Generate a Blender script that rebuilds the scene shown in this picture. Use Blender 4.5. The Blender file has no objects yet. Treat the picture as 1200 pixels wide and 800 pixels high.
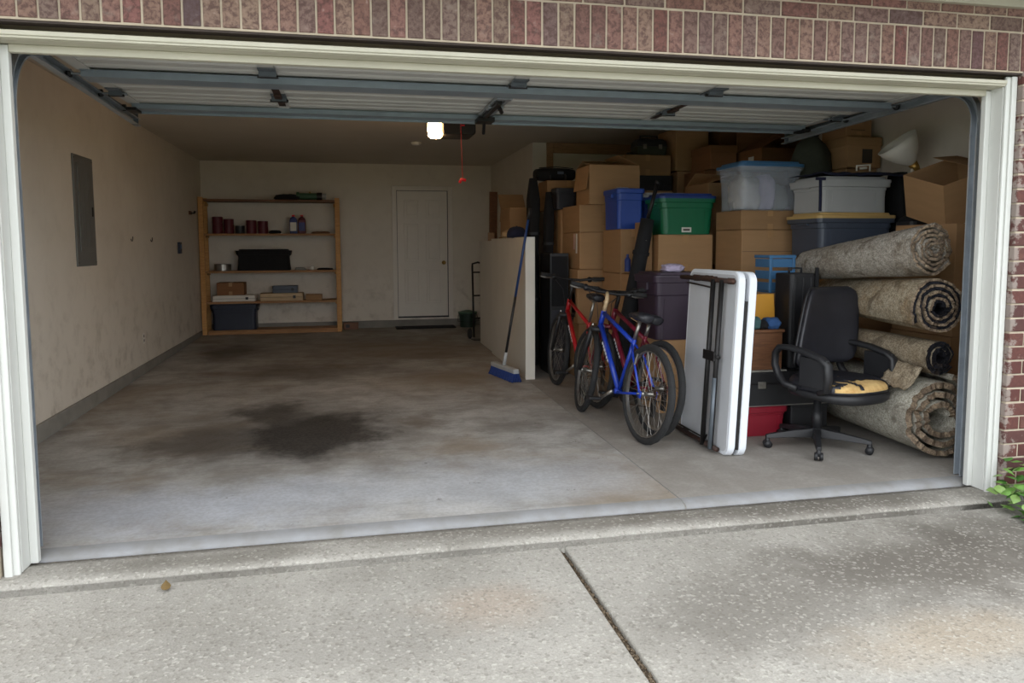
import bpy, math, random
from mathutils import Vector, Matrix, noise
R = math.radians
random.seed(7)
scene = bpy.context.scene
COL = scene.collection

# ------------------------------------------------------------------ camera
def make_camera():
    px, py, pz = 1.382, -3.615, 1.385
    yaw, pitch, roll = 0.2105, 0.0855, -0.0039
    cam = bpy.data.cameras.new('camera')
    cam.sensor_width = 36.0
    cam.lens = 871.7 / 1200 * 36
    cam.shift_x = 4.9 / 1200
    cam.shift_y = -36.5 / 1200
    cam.clip_start = 0.05
    o = bpy.data.objects.new('camera', cam)
    COL.objects.link(o)
    f = Vector((math.sin(yaw) * math.cos(pitch), math.cos(yaw) * math.cos(pitch), -math.sin(pitch)))
    r = Vector((math.cos(yaw), -math.sin(yaw), 0))
    u = r.cross(f)
    c, s = math.cos(roll), math.sin(roll)
    r2 = c * r + s * u
    u2 = -s * r + c * u
    m = Matrix((r2, u2, -f)).transposed().to_4x4()
    m.translation = (px, py, pz)
    o.matrix_world = m
    scene.camera = o
make_camera()

# ------------------------------------------------------------------ sky, exposure
w = bpy.data.worlds.new('overcast_sky'); scene.world = w
w.use_nodes = True
bg = w.node_tree.nodes['Background']
bg.inputs['Color'].default_value = (0.92, 0.96, 1.0, 1)
bg.inputs['Strength'].default_value = 1.32
vs = scene.view_settings
vs.view_transform = 'Standard'; vs.look = 'None'; vs.gamma = 1.0; vs.use_curve_mapping = False
vs.exposure = 1.22
LAMP_STRENGTH = 30.0

# ------------------------------------------------------------------ materials
MATS = {}
def srgb(r, g, b):
    def f(c):
        c /= 255.0
        return c / 12.92 if c <= 0.04045 else ((c + 0.055) / 1.055) ** 2.4
    return (f(r), f(g), f(b), 1)

class NT:
    """small helper around a node tree"""
    def __init__(s, name):
        s.m = bpy.data.materials.new(name); s.m.use_nodes = True
        s.t = s.m.node_tree; s.b = s.t.nodes['Principled BSDF']
    def n(s, typ, **kw):
        nd = s.t.nodes.new(typ)
        for k, v in kw.items(): setattr(nd, k, v)
        return nd
    def l(s, a, b): s.t.links.new(a, b)
    def noise(s, vec, scale, detail=4, rough=.55, dist=0):
        nd = s.n('ShaderNodeTexNoise'); nd.inputs['Scale'].default_value = scale
        nd.inputs['Detail'].default_value = detail; nd.inputs['Roughness'].default_value = rough
        nd.inputs['Distortion'].default_value = dist
        if vec is not None: s.l(vec, nd.inputs['Vector'])
        return nd.outputs['Fac']
    def ramp(s, fac, stops):
        nd = s.n('ShaderNodeValToRGB'); e = nd.color_ramp.elements
        while len(e) < len(stops): e.new(0.5)
        for i, (p, c) in enumerate(stops):
            e[i].position = p; e[i].color = c if len(c) == 4 else (*c, 1)
        s.l(fac, nd.inputs['Fac']); return nd.outputs['Color']
    def mix(s, fac, a, b, mode='MIX'):
        nd = s.n('ShaderNodeMix', data_type='RGBA', blend_type=mode)
        for inp, v in ((nd.inputs[0], fac), (nd.inputs[6], a), (nd.inputs[7], b)):
            if hasattr(v, 'is_linked') or hasattr(v, 'links'): s.l(v, inp)
            else: inp.default_value = v
        return nd.outputs[2]
    def math(s, op, a, b=None, clamp=False):
        nd = s.n('ShaderNodeMath', operation=op, use_clamp=clamp)
        for i, v in enumerate((a, b)):
            if v is None: continue
            if hasattr(v, 'links'): s.l(v, nd.inputs[i])
            else: nd.inputs[i].default_value = v
        return nd.outputs[0]
    def mrange(s, v, a, b, c, d, smooth=True):
        nd = s.n('ShaderNodeMapRange')
        if smooth: nd.interpolation_type = 'SMOOTHSTEP'
        s.l(v, nd.inputs[0])
        for i, x in enumerate((a, b, c, d)): nd.inputs[i + 1].default_value = x
        return nd.outputs[0]
    def obj(s): return s.n('ShaderNodeTexCoord').outputs['Object']
    def pos(s): return s.n('ShaderNodeNewGeometry').outputs['Position']
    def rnd(s): return s.n('ShaderNodeObjectInfo').outputs['Random']
    def bump(s, h, strength, dist=.01):
        nd = s.n('ShaderNodeBump'); nd.inputs['Strength'].default_value = strength
        nd.inputs['Distance'].default_value = dist
        s.l(h, nd.inputs['Height']); s.l(nd.outputs[0], s.b.inputs['Normal'])

def mat(name, col, rough=.6, metal=0.0, var=.25, scale=6, bump=0, bscale=80, rnd=0, alpha=None, spec=.5, col2=None, stretch=None):
    if name in MATS: return MATS[name]
    N = NT(name); b = N.b
    v = N.obj()
    if stretch:
        mp = N.n('ShaderNodeMapping'); mp.inputs['Scale'].default_value = stretch
        N.l(v, mp.inputs['Vector']); v = mp.outputs[0]
    f = N.noise(v, scale, 5, .6)
    c2 = col2 or tuple(x * (1 - var) for x in col[:3]) + (1,)
    c = N.ramp(f, [(.3, c2), (.7, col)])
    if rnd:
        k = N.mrange(N.rnd(), 0, 1, 1 - rnd, 1 + rnd, False)
        nd = N.n('ShaderNodeVectorMath', operation='SCALE'); N.l(c, nd.inputs[0]); N.l(k, nd.inputs['Scale'])
        c = nd.outputs[0]
    N.l(c, b.inputs['Base Color'])
    b.inputs['Roughness'].default_value = rough
    b.inputs['Metallic'].default_value = metal
    b.inputs['Specular IOR Level'].default_value = spec
    if bump: N.bump(N.noise(N.obj(), bscale, 3), bump, .004)
    if alpha is not None: b.inputs['Alpha'].default_value = alpha
    MATS[name] = N.m
    return N.m

# ---- setting materials
def mat_floor():
    N = NT('garage_concrete'); p = N.pos()
    big = N.noise(p, .9, 6, .62, .6)
    mid = N.noise(p, 3.5, 6, .6, .3)
    fine = N.noise(p, 45, 3, .6)
    c = N.ramp(big, [(.3, srgb(154, 150, 144)), (.7, srgb(196, 194, 190))])
    c = N.mix(N.mrange(mid, .32, .62, .6, 0), c, srgb(126, 120, 112))
    st = N.n('ShaderNodeMapping'); st.inputs['Scale'].default_value = (1.2, 7, 1); N.l(p, st.inputs['Vector'])
    c = N.mix(N.mrange(N.noise(st.outputs[0], 2.4, 6, .7, .8), .50, .66, 0, .38), c, srgb(116, 112, 108))
    # patchy brown grime and old blotches
    grime = N.noise(p, .55, 6, .6, .8)
    c = N.mix(N.mrange(grime, .46, .62, 0, .5), c, srgb(138, 118, 92))
    dist = N.n('ShaderNodeVectorMath', operation='ADD')
    nz = N.n('ShaderNodeTexNoise'); nz.inputs['Scale'].default_value = 2.6; nz.inputs['Detail'].default_value = 6; nz.inputs['Roughness'].default_value = .7
    N.l(p, nz.inputs['Vector'])
    sub = N.n('ShaderNodeVectorMath', operation='SUBTRACT'); N.l(nz.outputs['Color'], sub.inputs[0]); sub.inputs[1].default_value = (.5, .5, .5)
    sc = N.n('ShaderNodeVectorMath', operation='SCALE'); N.l(sub.outputs[0], sc.inputs[0]); sc.inputs['Scale'].default_value = .95
    N.l(p, dist.inputs[0]); N.l(sc.outputs[0], dist.inputs[1])
    def blot(cx, cy, rx, ry, amt, col, c, lo=.55, hi=1.1):
        s1 = N.n('ShaderNodeVectorMath', operation='SUBTRACT'); N.l(dist.outputs[0], s1.inputs[0]); s1.inputs[1].default_value = (cx, cy, 0)
        s2 = N.n('ShaderNodeVectorMath', operation='MULTIPLY'); N.l(s1.outputs[0], s2.inputs[0]); s2.inputs[1].default_value = (1 / rx, 1 / ry, 0)
        s3 = N.n('ShaderNodeVectorMath', operation='LENGTH'); N.l(s2.outputs[0], s3.inputs[0])
        f = N.mrange(s3.outputs['Value'], lo, hi, amt, 0)
        return N.mix(f, c, col)
    oil = srgb(40, 36, 34); brown = srgb(88, 72, 56); pale = srgb(196, 198, 202)
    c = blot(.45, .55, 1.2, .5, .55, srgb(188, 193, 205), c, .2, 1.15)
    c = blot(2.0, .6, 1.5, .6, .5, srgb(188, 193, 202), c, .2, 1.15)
    c = blot(.28, 1.8, .55, .5, .75, srgb(78, 68, 58), c, .25, 1.1)
    c = blot(1.0, 2.05, 1.15, 1.15, .55, srgb(76, 70, 64), c, .3, 1.1)
    c = blot(1.12, 1.95, .62, .78, .93, oil, c, .5, 1.05)
    c = blot(.72, 2.75, .42, .55, .8, srgb(52, 47, 42), c, .3, 1.05)
    c = blot(.95, 4.6, 1.3, .7, .55, srgb(72, 58, 46), c, .2, 1.1)
    c = blot(1.98, 2.1, .26, .35, .55, brown, c, .2, 1.0)
    c = blot(2.6, 1.8, .34, .3, .35, srgb(104, 98, 92), c, .5, 1.0)
    c = blot(2.2, 5.4, .8, .5, .5, brown, c, .2, 1.0)
    c = blot(1.6, 6.2, 1.6, 1.4, .5, srgb(132, 112, 86), c, .2, 1.1)
    c = blot(2.3, 3.6, .9, .8, .35, srgb(136, 118, 94), c, .2, 1.1)
    c = blot(-.1, 6.3, .6, 1.0, .6, srgb(56, 48, 40), c, .2, 1.0)
    # small dark spots
    vor = N.n('ShaderNodeTexVoronoi'); vor.inputs['Scale'].default_value = 3.1; N.l(dist.outputs[0], vor.inputs['Vector'])
    c = N.mix(N.mrange(vor.outputs['Distance'], .035, .085, .6, 0), c, srgb(74, 66, 58))
    c = N.mix(N.mrange(fine, .35, .65, .22, 0), c, srgb(120, 114, 106))
    N.l(c, N.b.inputs['Base Color'])
    N.l(N.mrange(big, .3, .7, .75, .5), N.b.inputs['Roughness'])
    N.b.inputs['Specular IOR Level'].default_value = .35
    N.bump(fine, .12, .004)
    return N.m
def mat_slabright():
    N = NT('garage_concrete_second_pour'); p = N.pos()
    big = N.noise(p, 1.1, 6, .6, .5); mid = N.noise(p, 5, 6, .6, .3); fine = N.noise(p, 50, 3)
    c = N.ramp(big, [(.3, srgb(138, 132, 124)), (.7, srgb(170, 166, 160))])
    c = N.mix(N.mrange(mid, .4, .75, .45, 0), c, srgb(122, 114, 106))
    c = N.mix(N.mrange(fine, .35, .65, .2, 0), c, srgb(110, 104, 98))
    N.l(c, N.b.inputs['Base Color']); N.b.inputs['Roughness'].default_value = .72
    N.bump(fine, .12, .004); return N.m
def mat_driveway(name, lo, hi, stains):
    N = NT(name); p = N.pos()
    big = N.noise(p, 1.2, 6, .6, .4)
    c = N.ramp(big, [(.32, lo), (.68, hi)])
    for (cx, cy, rx, ry, amt, col) in stains:
        nz = N.noise(p, 2.2, 6, .65)
        s1 = N.n('ShaderNodeVectorMath', operation='SUBTRACT'); N.l(p, s1.inputs[0]); s1.inputs[1].default_value = (cx, cy, 0)
        s2 = N.n('ShaderNodeVectorMath', operation='MULTIPLY'); N.l(s1.outputs[0], s2.inputs[0]); s2.inputs[1].default_value = (1 / rx, 1 / ry, 0)
        s3 = N.n('ShaderNodeVectorMath', operation='LENGTH'); N.l(s2.outputs[0], s3.inputs[0])
        d = N.math('ADD', s3.outputs['Value'], N.math('MULTIPLY', N.math('SUBTRACT', nz, .5), 1.6))
        c = N.mix(N.mrange(d, .25, 1.15, amt, 0), c, col)
    # exposed aggregate: pale and dark grains
    vor = N.n('ShaderNodeTexVoronoi'); vor.inputs['Scale'].default_value = 85; N.l(p, vor.inputs['Vector'])
    sp = N.n('ShaderNodeSeparateColor'); N.l(vor.outputs['Color'], sp.inputs[0])
    c = N.mix(N.mrange(sp.outputs[0], .82, .97, 0, .4), c, srgb(196, 192, 182))
    c = N.mix(N.mrange(sp.outputs[1], .75, .97, 0, .34), c, srgb(96, 90, 82))
    fine = N.noise(p, 130, 3, .7)
    c = N.mix(N.mrange(fine, .35, .6, .25, 0), c, srgb(110, 105, 97))
    vor2 = N.n('ShaderNodeTexVoronoi'); vor2.inputs['Scale'].default_value = 30; N.l(p, vor2.inputs['Vector'])
    sp2 = N.n('ShaderNodeSeparateColor'); N.l(vor2.outputs['Color'], sp2.inputs[0])
    spot = N.math('MULTIPLY', N.mrange(vor2.outputs['Distance'], .1, .3, 1, 0), N.mrange(sp2.outputs[2], .86, .9, 0, .7))
    c = N.mix(N.math('MULTIPLY', spot, .28), c, srgb(200, 196, 188))
    N.l(c, N.b.inputs['Base Color']); N.b.inputs['Roughness'].default_value = .9
    N.b.inputs['Specular IOR Level'].default_value = .2
    N.bump(N.math('ADD', fine, vor.outputs['Distance']), .5, .004)
    return N.m
def mat_brick():
    N = NT('brick_face')
    o = N.obj(); r = N.rnd()
    base = N.ramp(r, [(0, srgb(134, 102, 94)), (.16, srgb(144, 122, 108)), (.34, srgb(118, 82, 76)), (.5, srgb(126, 108, 100)),
                      (.6, srgb(128, 104, 98)), (.66, srgb(90, 78, 80)), (.72, srgb(132, 92, 88)), (.86, srgb(136, 116, 103)), (1, srgb(106, 88, 83))])
    add = N.n('ShaderNodeVectorMath', operation='ADD'); N.l(o, add.inputs[0])
    cmb = N.n('ShaderNodeCombineXYZ'); N.l(N.math('MULTIPLY', r, 50), cmb.inputs[0]); N.l(cmb.outputs[0], add.inputs[1])
    a = N.noise(add.outputs[0], 34, 6, .75, .4)
    b = N.noise(add.outputs[0], 9, 4, .6)
    c = N.mix(N.mrange(a, .40, .56, .75, 0), base, srgb(84, 64, 62))
    c = N.mix(N.mrange(a, .58, .72, 0, .5), c, srgb(168, 150, 142))
    c = N.mix(N.mrange(b, .58, .74, 0, .4), c, srgb(160, 150, 140))
    N.l(c, N.b.inputs['Base Color']); N.b.inputs['Roughness'].default_value = .92
    N.b.inputs['Specular IOR Level'].default_value = .2
    N.bump(a, .5, .004); return N.m
def mat_redbrick():
    N = NT('brick_face_pier')
    o = N.obj(); r = N.rnd()
    base = N.ramp(r, [(0, srgb(98, 62, 57)), (.3, srgb(108, 74, 67)), (.55, srgb(84, 58, 56)), (.8, srgb(102, 66, 60)), (1, srgb(90, 55, 51))])
    add = N.n('ShaderNodeVectorMath', operation='ADD'); N.l(o, add.inputs[0])
    cmb = N.n('ShaderNodeCombineXYZ'); N.l(N.math('MULTIPLY', r, 50), cmb.inputs[0]); N.l(cmb.outputs[0], add.inputs[1])
    a = N.noise(add.outputs[0], 30, 5, .7, .6); b = N.noise(add.outputs[0], 11, 5, .7)
    c = N.mix(N.mrange(a, .42, .62, .45, 0), base, srgb(80, 54, 52))
    sep = N.n('ShaderNodeSeparateXYZ'); N.l(N.pos(), sep.inputs[0])
    edge = N.mrange(sep.outputs['X'], 4.985, 5.03, .15, 0)   # mortar smeared along the jamb edge
    c = N.mix(N.math('MULTIPLY', N.mrange(N.math('ADD', b, edge), .57, .66, 0, 1), .6), c, srgb(164, 156, 148))
    N.l(c, N.b.inputs['Base Color']); N.b.inputs['Roughness'].default_value = .92
    N.b.inputs['Specular IOR Level'].default_value = .2
    N.bump(a, .5, .004); return N.m
def mat_wall():
    N = NT('painted_drywall'); p = N.pos()
    a = N.noise(p, .8, 5, .6); b = N.noise(p, 5, 6, .65, .3)
    c = N.ramp(a, [(.35, srgb(212, 203, 189)), (.7, srgb(222, 214, 201))])
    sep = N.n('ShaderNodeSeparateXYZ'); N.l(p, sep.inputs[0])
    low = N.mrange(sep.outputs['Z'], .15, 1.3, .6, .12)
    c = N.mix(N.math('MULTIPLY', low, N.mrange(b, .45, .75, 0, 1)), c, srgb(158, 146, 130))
    N.l(c, N.b.inputs['Base Color']); N.b.inputs['Roughness'].default_value = .75
    N.b.inputs['Specular IOR Level'].default_value = .3
    N.bump(N.noise(p, 110, 3), .06, .003); return N.m
def mat_carpet(name, lo, hi, stain, sscale=2.6):
    N = NT(name); o = N.obj()
    a = N.noise(o, sscale, 6, .65, .5); b = N.noise(o, 30, 5, .8); d = N.noise(o, 95, 4, .85)
    k = N.noise(o, 6.5, 5, .7, 1.0)
    c = N.ramp(b, [(.35, lo), (.65, hi)])
    c = N.mix(N.mrange(a, .45, .66, 0, .65), c, stain)
    c = N.mix(N.mrange(k, .52, .68, 0, .7), c, srgb(86, 74, 62))
    c = N.mix(N.mrange(d, .40, .56, .7, 0), c, tuple(x * .4 for x in lo[:3]) + (1,))
    N.l(c, N.b.inputs['Base Color']); N.b.inputs['Roughness'].default_value = 1
    N.b.inputs['Specular IOR Level'].default_value = .05
    N.bump(d, .9, .006); return N.m
def mat_wood(name, lo, hi, scale=(3, 3, 30)):
    N = NT(name); o = N.obj()
    mp = N.n('ShaderNodeMapping'); mp.inputs['Scale'].default_value = scale; N.l(o, mp.inputs['Vector'])
    a = N.noise(mp.outputs[0], 2.2, 5, .6, .8)
    N.l(N.ramp(a, [(.3, lo), (.7, hi)]), N.b.inputs['Base Color'])
    N.b.inputs['Roughness'].default_value = .6; N.bump(a, .12, .002); return N.m
def mat_emit(name, col, strength):
    N = NT(name); N.b.inputs['Base Color'].default_value = (.9, .85, .75, 1)
    N.b.inputs['Emission Color'].default_value = col; N.b.inputs['Emission Strength'].default_value = strength
    return N.m

FLOOR = mat_floor(); FLOOR2 = mat_slabright()
DRIVE = mat_driveway('driveway_concrete', srgb(142, 138, 130), srgb(170, 166, 158), [
    (4.1, -.78, 1.0, .42, .85, srgb(92, 86, 79)), (3.1, -.98, .9, .46, .6, srgb(110, 105, 98)), (4.8, -.62, .9, .5, .8, srgb(92, 87, 80)), (1.2, -.9, 1.0, .3, .35, srgb(122, 118, 111)),
    (3.5, -1.35, .5, .22, .34, srgb(176, 154, 124)), (1.9, -.75, .35, .22, .3, srgb(172, 146, 122)), (.9, -1.25, .4, .2, .3, srgb(176, 156, 134)), (.2, -.6, .8, .2, .3, srgb(134, 129, 120))])
LEDGE = mat_driveway('ledge_concrete', srgb(138, 134, 126), srgb(166, 162, 154), [
    (3.9, -.1, 1.4, .16, .75, srgb(90, 84, 76)), (2.6, -.1, .7, .1, .6, srgb(104, 98, 89)), (.7, -.13, .8, .1, .5, srgb(104, 99, 90)), (1.7, -.08, .5, .06, .5, srgb(108, 102, 94))])
LIP = mat('slab_lip_concrete', srgb(148, 149, 152), .8, var=.3, scale=5, col2=srgb(126, 124, 120))
CURB = mat('curb_concrete', srgb(142, 138, 130), .85, var=.35, scale=3.2, bump=.2)
BRICK = mat_brick(); REDBRICK = mat_redbrick()
MORTAR = mat('mortar', srgb(190, 176, 156), .95, var=.2, scale=14, bump=.3)
WALL = mat_wall()
CEIL = mat('ceiling_paint', srgb(204, 194, 178), .85, var=.1, scale=1.2)
TRIM = mat('painted_trim', srgb(208, 209, 204), .5, var=.06, scale=3)
HEADTRIM = mat('painted_header_trim', srgb(196, 192, 174), .5, var=.12, scale=3)
LINTEL = mat('rusty_lintel_steel', srgb(62, 50, 44), .7, var=.35, scale=7, bump=.2)
SOFFIT = mat('soffit_paint', srgb(186, 182, 166), .6, var=.08)
SOIL = mat('soil', srgb(84, 70, 54), .95, var=.4, scale=14, bump=.6, bscale=40)
GRASS = mat('lawn', srgb(92, 112, 58), .95, var=.4, scale=3, bump=.6, bscale=60)
DOORWHITE = mat('door_paint', srgb(222, 215, 204), .5, var=.05)
# ---- object materials
CARD = mat('cardboard', srgb(170, 134, 97), .8, var=.12, scale=3, rnd=.12, spec=.2, stretch=(1, 1, 6))
CARD2 = mat('cardboard_dark', srgb(138, 98, 68), .8, var=.15, scale=3, rnd=.15, spec=.2, stretch=(1, 1, 6))
CARDIN = mat('cardboard_inner', srgb(150, 112, 74), .85, var=.12, scale=3, spec=.2)
TAPE = mat('packing_tape', srgb(176, 136, 92), .35, var=.1)
PAPER = mat('paper_label', srgb(226, 222, 214), .7, var=.05)
INK = mat('printed_ink', srgb(70, 60, 52), .8, var=.1)
BLACKP = mat('black_plastic', srgb(34, 34, 37), .5, var=.3, scale=12)
BLACKV = mat('black_vinyl', srgb(38, 38, 44), .42, var=.35, scale=9, bump=.15, bscale=120)
BLACKF = mat('black_fabric', srgb(24, 24, 27), .9, var=.3, scale=14, bump=.3)
BLACKM = mat('black_metal', srgb(40, 38, 38), .45, metal=.4, var=.3, scale=14)
RUSTM = mat('rusty_black_metal', srgb(46, 40, 38), .6, metal=.3, var=.5, scale=18, col2=srgb(78, 50, 38))
RUBBER = mat('tire_rubber', srgb(40, 40, 41), .85, var=.3, scale=20, bump=.3, bscale=140)
ALLOY = mat('alloy', srgb(168, 164, 158), .35, metal=.85, var=.3, scale=16)
GALV = mat('galvanised_steel', srgb(168, 176, 184), .35, metal=.45, var=.25, scale=9)
GALVD = mat('dull_galvanised_steel', srgb(112, 120, 128), .5, metal=.5, var=.3, scale=5)
DOORSTEEL = mat('door_steel', srgb(196, 196, 192), .5, var=.1, scale=3)
STRUT = mat('strut_steel', srgb(150, 162, 172), .42, metal=.3, var=.2, scale=5)
BLUEFR = mat('blue_enamel', srgb(26, 62, 176), .3, var=.2, scale=8)
REDFR = mat('red_enamel', srgb(176, 28, 34), .3, var=.2, scale=8)
MAROON = mat('maroon_enamel', srgb(122, 28, 50), .3, var=.2, scale=8)
DECAL = mat('white_decal', srgb(216, 216, 220), .4, var=.05)
TABLEW = mat('table_plastic', srgb(226, 230, 236), .45, var=.05, scale=5)
TABLEG = mat('table_underside', srgb(196, 198, 202), .55, var=.08, scale=4)
FOAM = mat('foam', srgb(222, 190, 128), .95, var=.25, scale=16, bump=.7, bscale=60, col2=srgb(176, 138, 84))
BLUET = mat('blue_tote', srgb(36, 74, 164), .4, var=.15, scale=4)
BLUELID = mat('blue_lid', srgb(34, 58, 128), .42, var=.15, scale=4)
GREENT = mat('green_tote', srgb(18, 108, 72), .4, var=.15, scale=4)
GREYT = mat('grey_blue_tote', srgb(72, 80, 94), .45, var=.15, scale=4)
PALET = mat('pale_grey_tote', srgb(176, 178, 178), .5, var=.08, scale=4)
TANLID = mat('tan_lid', srgb(196, 164, 104), .5, var=.1)
REDT = mat('red_tote', srgb(140, 26, 44), .4, var=.15)
PLUM = mat('plum_tote', srgb(56, 42, 58), .45, var=.2)
NAVYT = mat('navy_tote', srgb(26, 34, 54), .45, var=.2)
DARKT = mat('charcoal_tote', srgb(46, 46, 54), .5, var=.2)
LIGHTBLUE = mat('light_blue_plastic', srgb(72, 118, 160), .35, var=.15)
CLEARP = mat('clear_plastic', srgb(206, 214, 226), .22, var=.03, alpha=.24)
CLOTH1 = mat('white_cloth', srgb(206, 200, 196), .95, var=.2, scale=9, bump=.4)
CLOTH2 = mat('lilac_cloth', srgb(190, 178, 204), .95, var=.2, scale=9, bump=.4)
CLOTH3 = mat('grey_cloth', srgb(150, 148, 140), .95, var=.3, scale=9, bump=.4)
JEANS = mat('blue_cloth', srgb(58, 96, 150), .95, var=.35, scale=14, bump=.4)
TEALC = mat('teal_cloth', srgb(70, 104, 104), .95, var=.3, scale=12, bump=.4)
NAVYC = mat('navy_cloth', srgb(26, 30, 56), .95, var=.3, scale=10, bump=.4)
OLIVE = mat('olive_grey_cloth', srgb(70, 74, 64), .95, var=.3, scale=7, bump=.4)
YELLOWB = mat('yellow_ochre_board', srgb(206, 146, 36), .55, var=.1)
PINE = mat_wood('pine_lumber', srgb(176, 124, 66), srgb(206, 156, 92))
PINEX = mat_wood('pine_shelf_board', srgb(140, 98, 58), srgb(176, 130, 82), (2, 18, 18))
DARKWOOD = mat_wood('dark_wood', srgb(92, 58, 36), srgb(124, 82, 52))
BEAM = mat_wood('brown_casing', srgb(146, 112, 80), srgb(176, 138, 102))
PALEWOOD = mat_wood('pale_wood', srgb(178, 150, 112), srgb(206, 182, 146))
PANELW = mat('white_panel', srgb(214, 208, 196), .6, var=.08, scale=2.5)
BROOMB = mat('broom_bristles', srgb(20, 50, 116), .8, var=.35, scale=40, bump=.5)
BROOMH = mat('broom_handle', srgb(34, 68, 124), .35, var=.3, scale=6)
ELEC = mat('panel_grey_steel', srgb(116, 116, 114), .5, metal=.2, var=.08)
BRASS = mat('brass', srgb(186, 148, 82), .35, metal=.8, var=.2)
REDP = mat('red_plastic', srgb(226, 34, 40), .4, var=.1)
WHITEP = mat('white_plastic', srgb(226, 220, 208), .45, var=.05)
LAMPS = mat('white_lamp_shade', srgb(220, 216, 206), .5, var=.05)
CARPET1 = mat_carpet('carpet_greige', srgb(146, 138, 127), srgb(198, 191, 180), srgb(128, 112, 92))
CARPET2 = mat_carpet('carpet_tan', srgb(150, 134, 110), srgb(202, 190, 168), srgb(160, 132, 98), 3.4)
CARPET3 = mat_carpet('carpet_brown', srgb(134, 120, 100), srgb(180, 166, 144), srgb(124, 102, 78))
CARPET4 = mat_carpet('carpet_pale', srgb(166, 160, 145), srgb(214, 210, 196), srgb(128, 120, 112), 2.2)
CARPETE = mat_carpet('carpet_cut_edge', srgb(108, 94, 84), srgb(176, 156, 130), srgb(120, 102, 86), 9)
PADDING = mat_carpet('carpet_pad_black', srgb(28, 28, 32), srgb(54, 54, 60), srgb(40, 40, 46), 9)
LEAF = [mat('ivy_leaf_a', srgb(98, 142, 58), .5, var=.3, scale=30), mat('ivy_leaf_b', srgb(70, 116, 44), .5, var=.3, scale=30), mat('ivy_leaf_c', srgb(128, 160, 84), .5, var=.3, scale=30)]
STEM = mat('stem', srgb(96, 110, 60), .7)
DEADLEAF = mat('dead_leaf', srgb(128, 104, 62), .8, var=.4, scale=40)
PEBBLE = mat('joint_debris', srgb(120, 104, 84), .95, var=.5, scale=60)
PAINTRED = mat('dark_red_can', srgb(96, 26, 40), .5, var=.2)
PAINTBL = mat('blue_can', srgb(44, 58, 120), .5, var=.2)
GREENIT = mat('green_plastic', srgb(66, 104, 78), .45, var=.2)
LAMPE = mat_emit('lamp_lens', (1, .60, .26, 1), LAMP_STRENGTH)
LAMPG = mat('dark_opener_plastic', srgb(40, 34, 30), .5, var=.2)

# ------------------------------------------------------------------ mesh builder
class MB:
    def __init__(s): s.v = []; s.f = []
    def add(s, vs, fs):
        k = len(s.v); s.v += [tuple(v) for v in vs]; s.f += [tuple(i + k for i in f) for f in fs]; return s
    def box(s, x0, y0, z0, x1, y1, z1, m=None):
        vs = [Vector(p) for p in ((x0, y0, z0), (x1, y0, z0), (x1, y1, z0), (x0, y1, z0), (x0, y0, z1), (x1, y0, z1), (x1, y1, z1), (x0, y1, z1))]
        if m is not None: vs = [m @ v for v in vs]
        return s.add(vs, [(3, 2, 1, 0), (4, 5, 6, 7), (0, 1, 5, 4), (1, 2, 6, 5), (2, 3, 7, 6), (3, 0, 4, 7)])
    def loft(s, loops, cap=True, closed=True):
        n = len(loops[0]); vs = [p for l in loops for p in l]; fs = []
        for i in range(len(loops) - 1):
            for j in range(n if closed else n - 1):
                a = i * n + j; b = i * n + (j + 1) % n
                fs.append((a, b, b + n, a + n))
        if cap:
            fs.append(tuple(range(n))[::-1]); k = (len(loops) - 1) * n; fs.append(tuple(k + j for j in range(n)))
        return s.add(vs, fs)
    def tube(s, pts, r, n=8, cap=True):
        pts = [Vector(p) for p in pts]; loops = []
        rs = r if isinstance(r, (list, tuple)) else [r] * len(pts)
        t0 = (pts[1] - pts[0]).normalized()
        ref = Vector((0, 0, 1)) if abs(t0.z) < .9 else Vector((1, 0, 0))
        u = t0.cross(ref).normalized()
        for i, p in enumerate(pts):
            if i == 0: t = t0
            elif i == len(pts) - 1: t = (pts[i] - pts[i - 1]).normalized()
            else: t = ((pts[i + 1] - p).normalized() + (p - pts[i - 1]).normalized()).normalized()
            u = (u - t * u.dot(t)).normalized(); w_ = t.cross(u)
            loops.append([p + (u * math.cos(2 * math.pi * k / n) + w_ * math.sin(2 * math.pi * k / n)) * rs[i] for k in range(n)])
        return s.loft(loops, cap)
    def lathe(s, prof, n=24, m=None):
        loops = []
        for r, z in prof:
            l = [Vector((r * math.cos(2 * math.pi * k / n), r * math.sin(2 * math.pi * k / n), z)) for k in range(n)]
            if m is not None: l = [m @ p for p in l]
            loops.append(l)
        return s.loft(loops, True)
    def build(s, name, m, parent=None, smooth=False, bevel=0, seg=2, solid=0):
        me = bpy.data.meshes.new(name); me.from_pydata(s.v, [], s.f); me.validate(); me.update()
        if smooth: me.polygons.foreach_set('use_smooth', [True] * len(me.polygons))
        me.materials.append(m)
        return link(name, me, parent, bevel, seg, solid, smooth)

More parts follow.
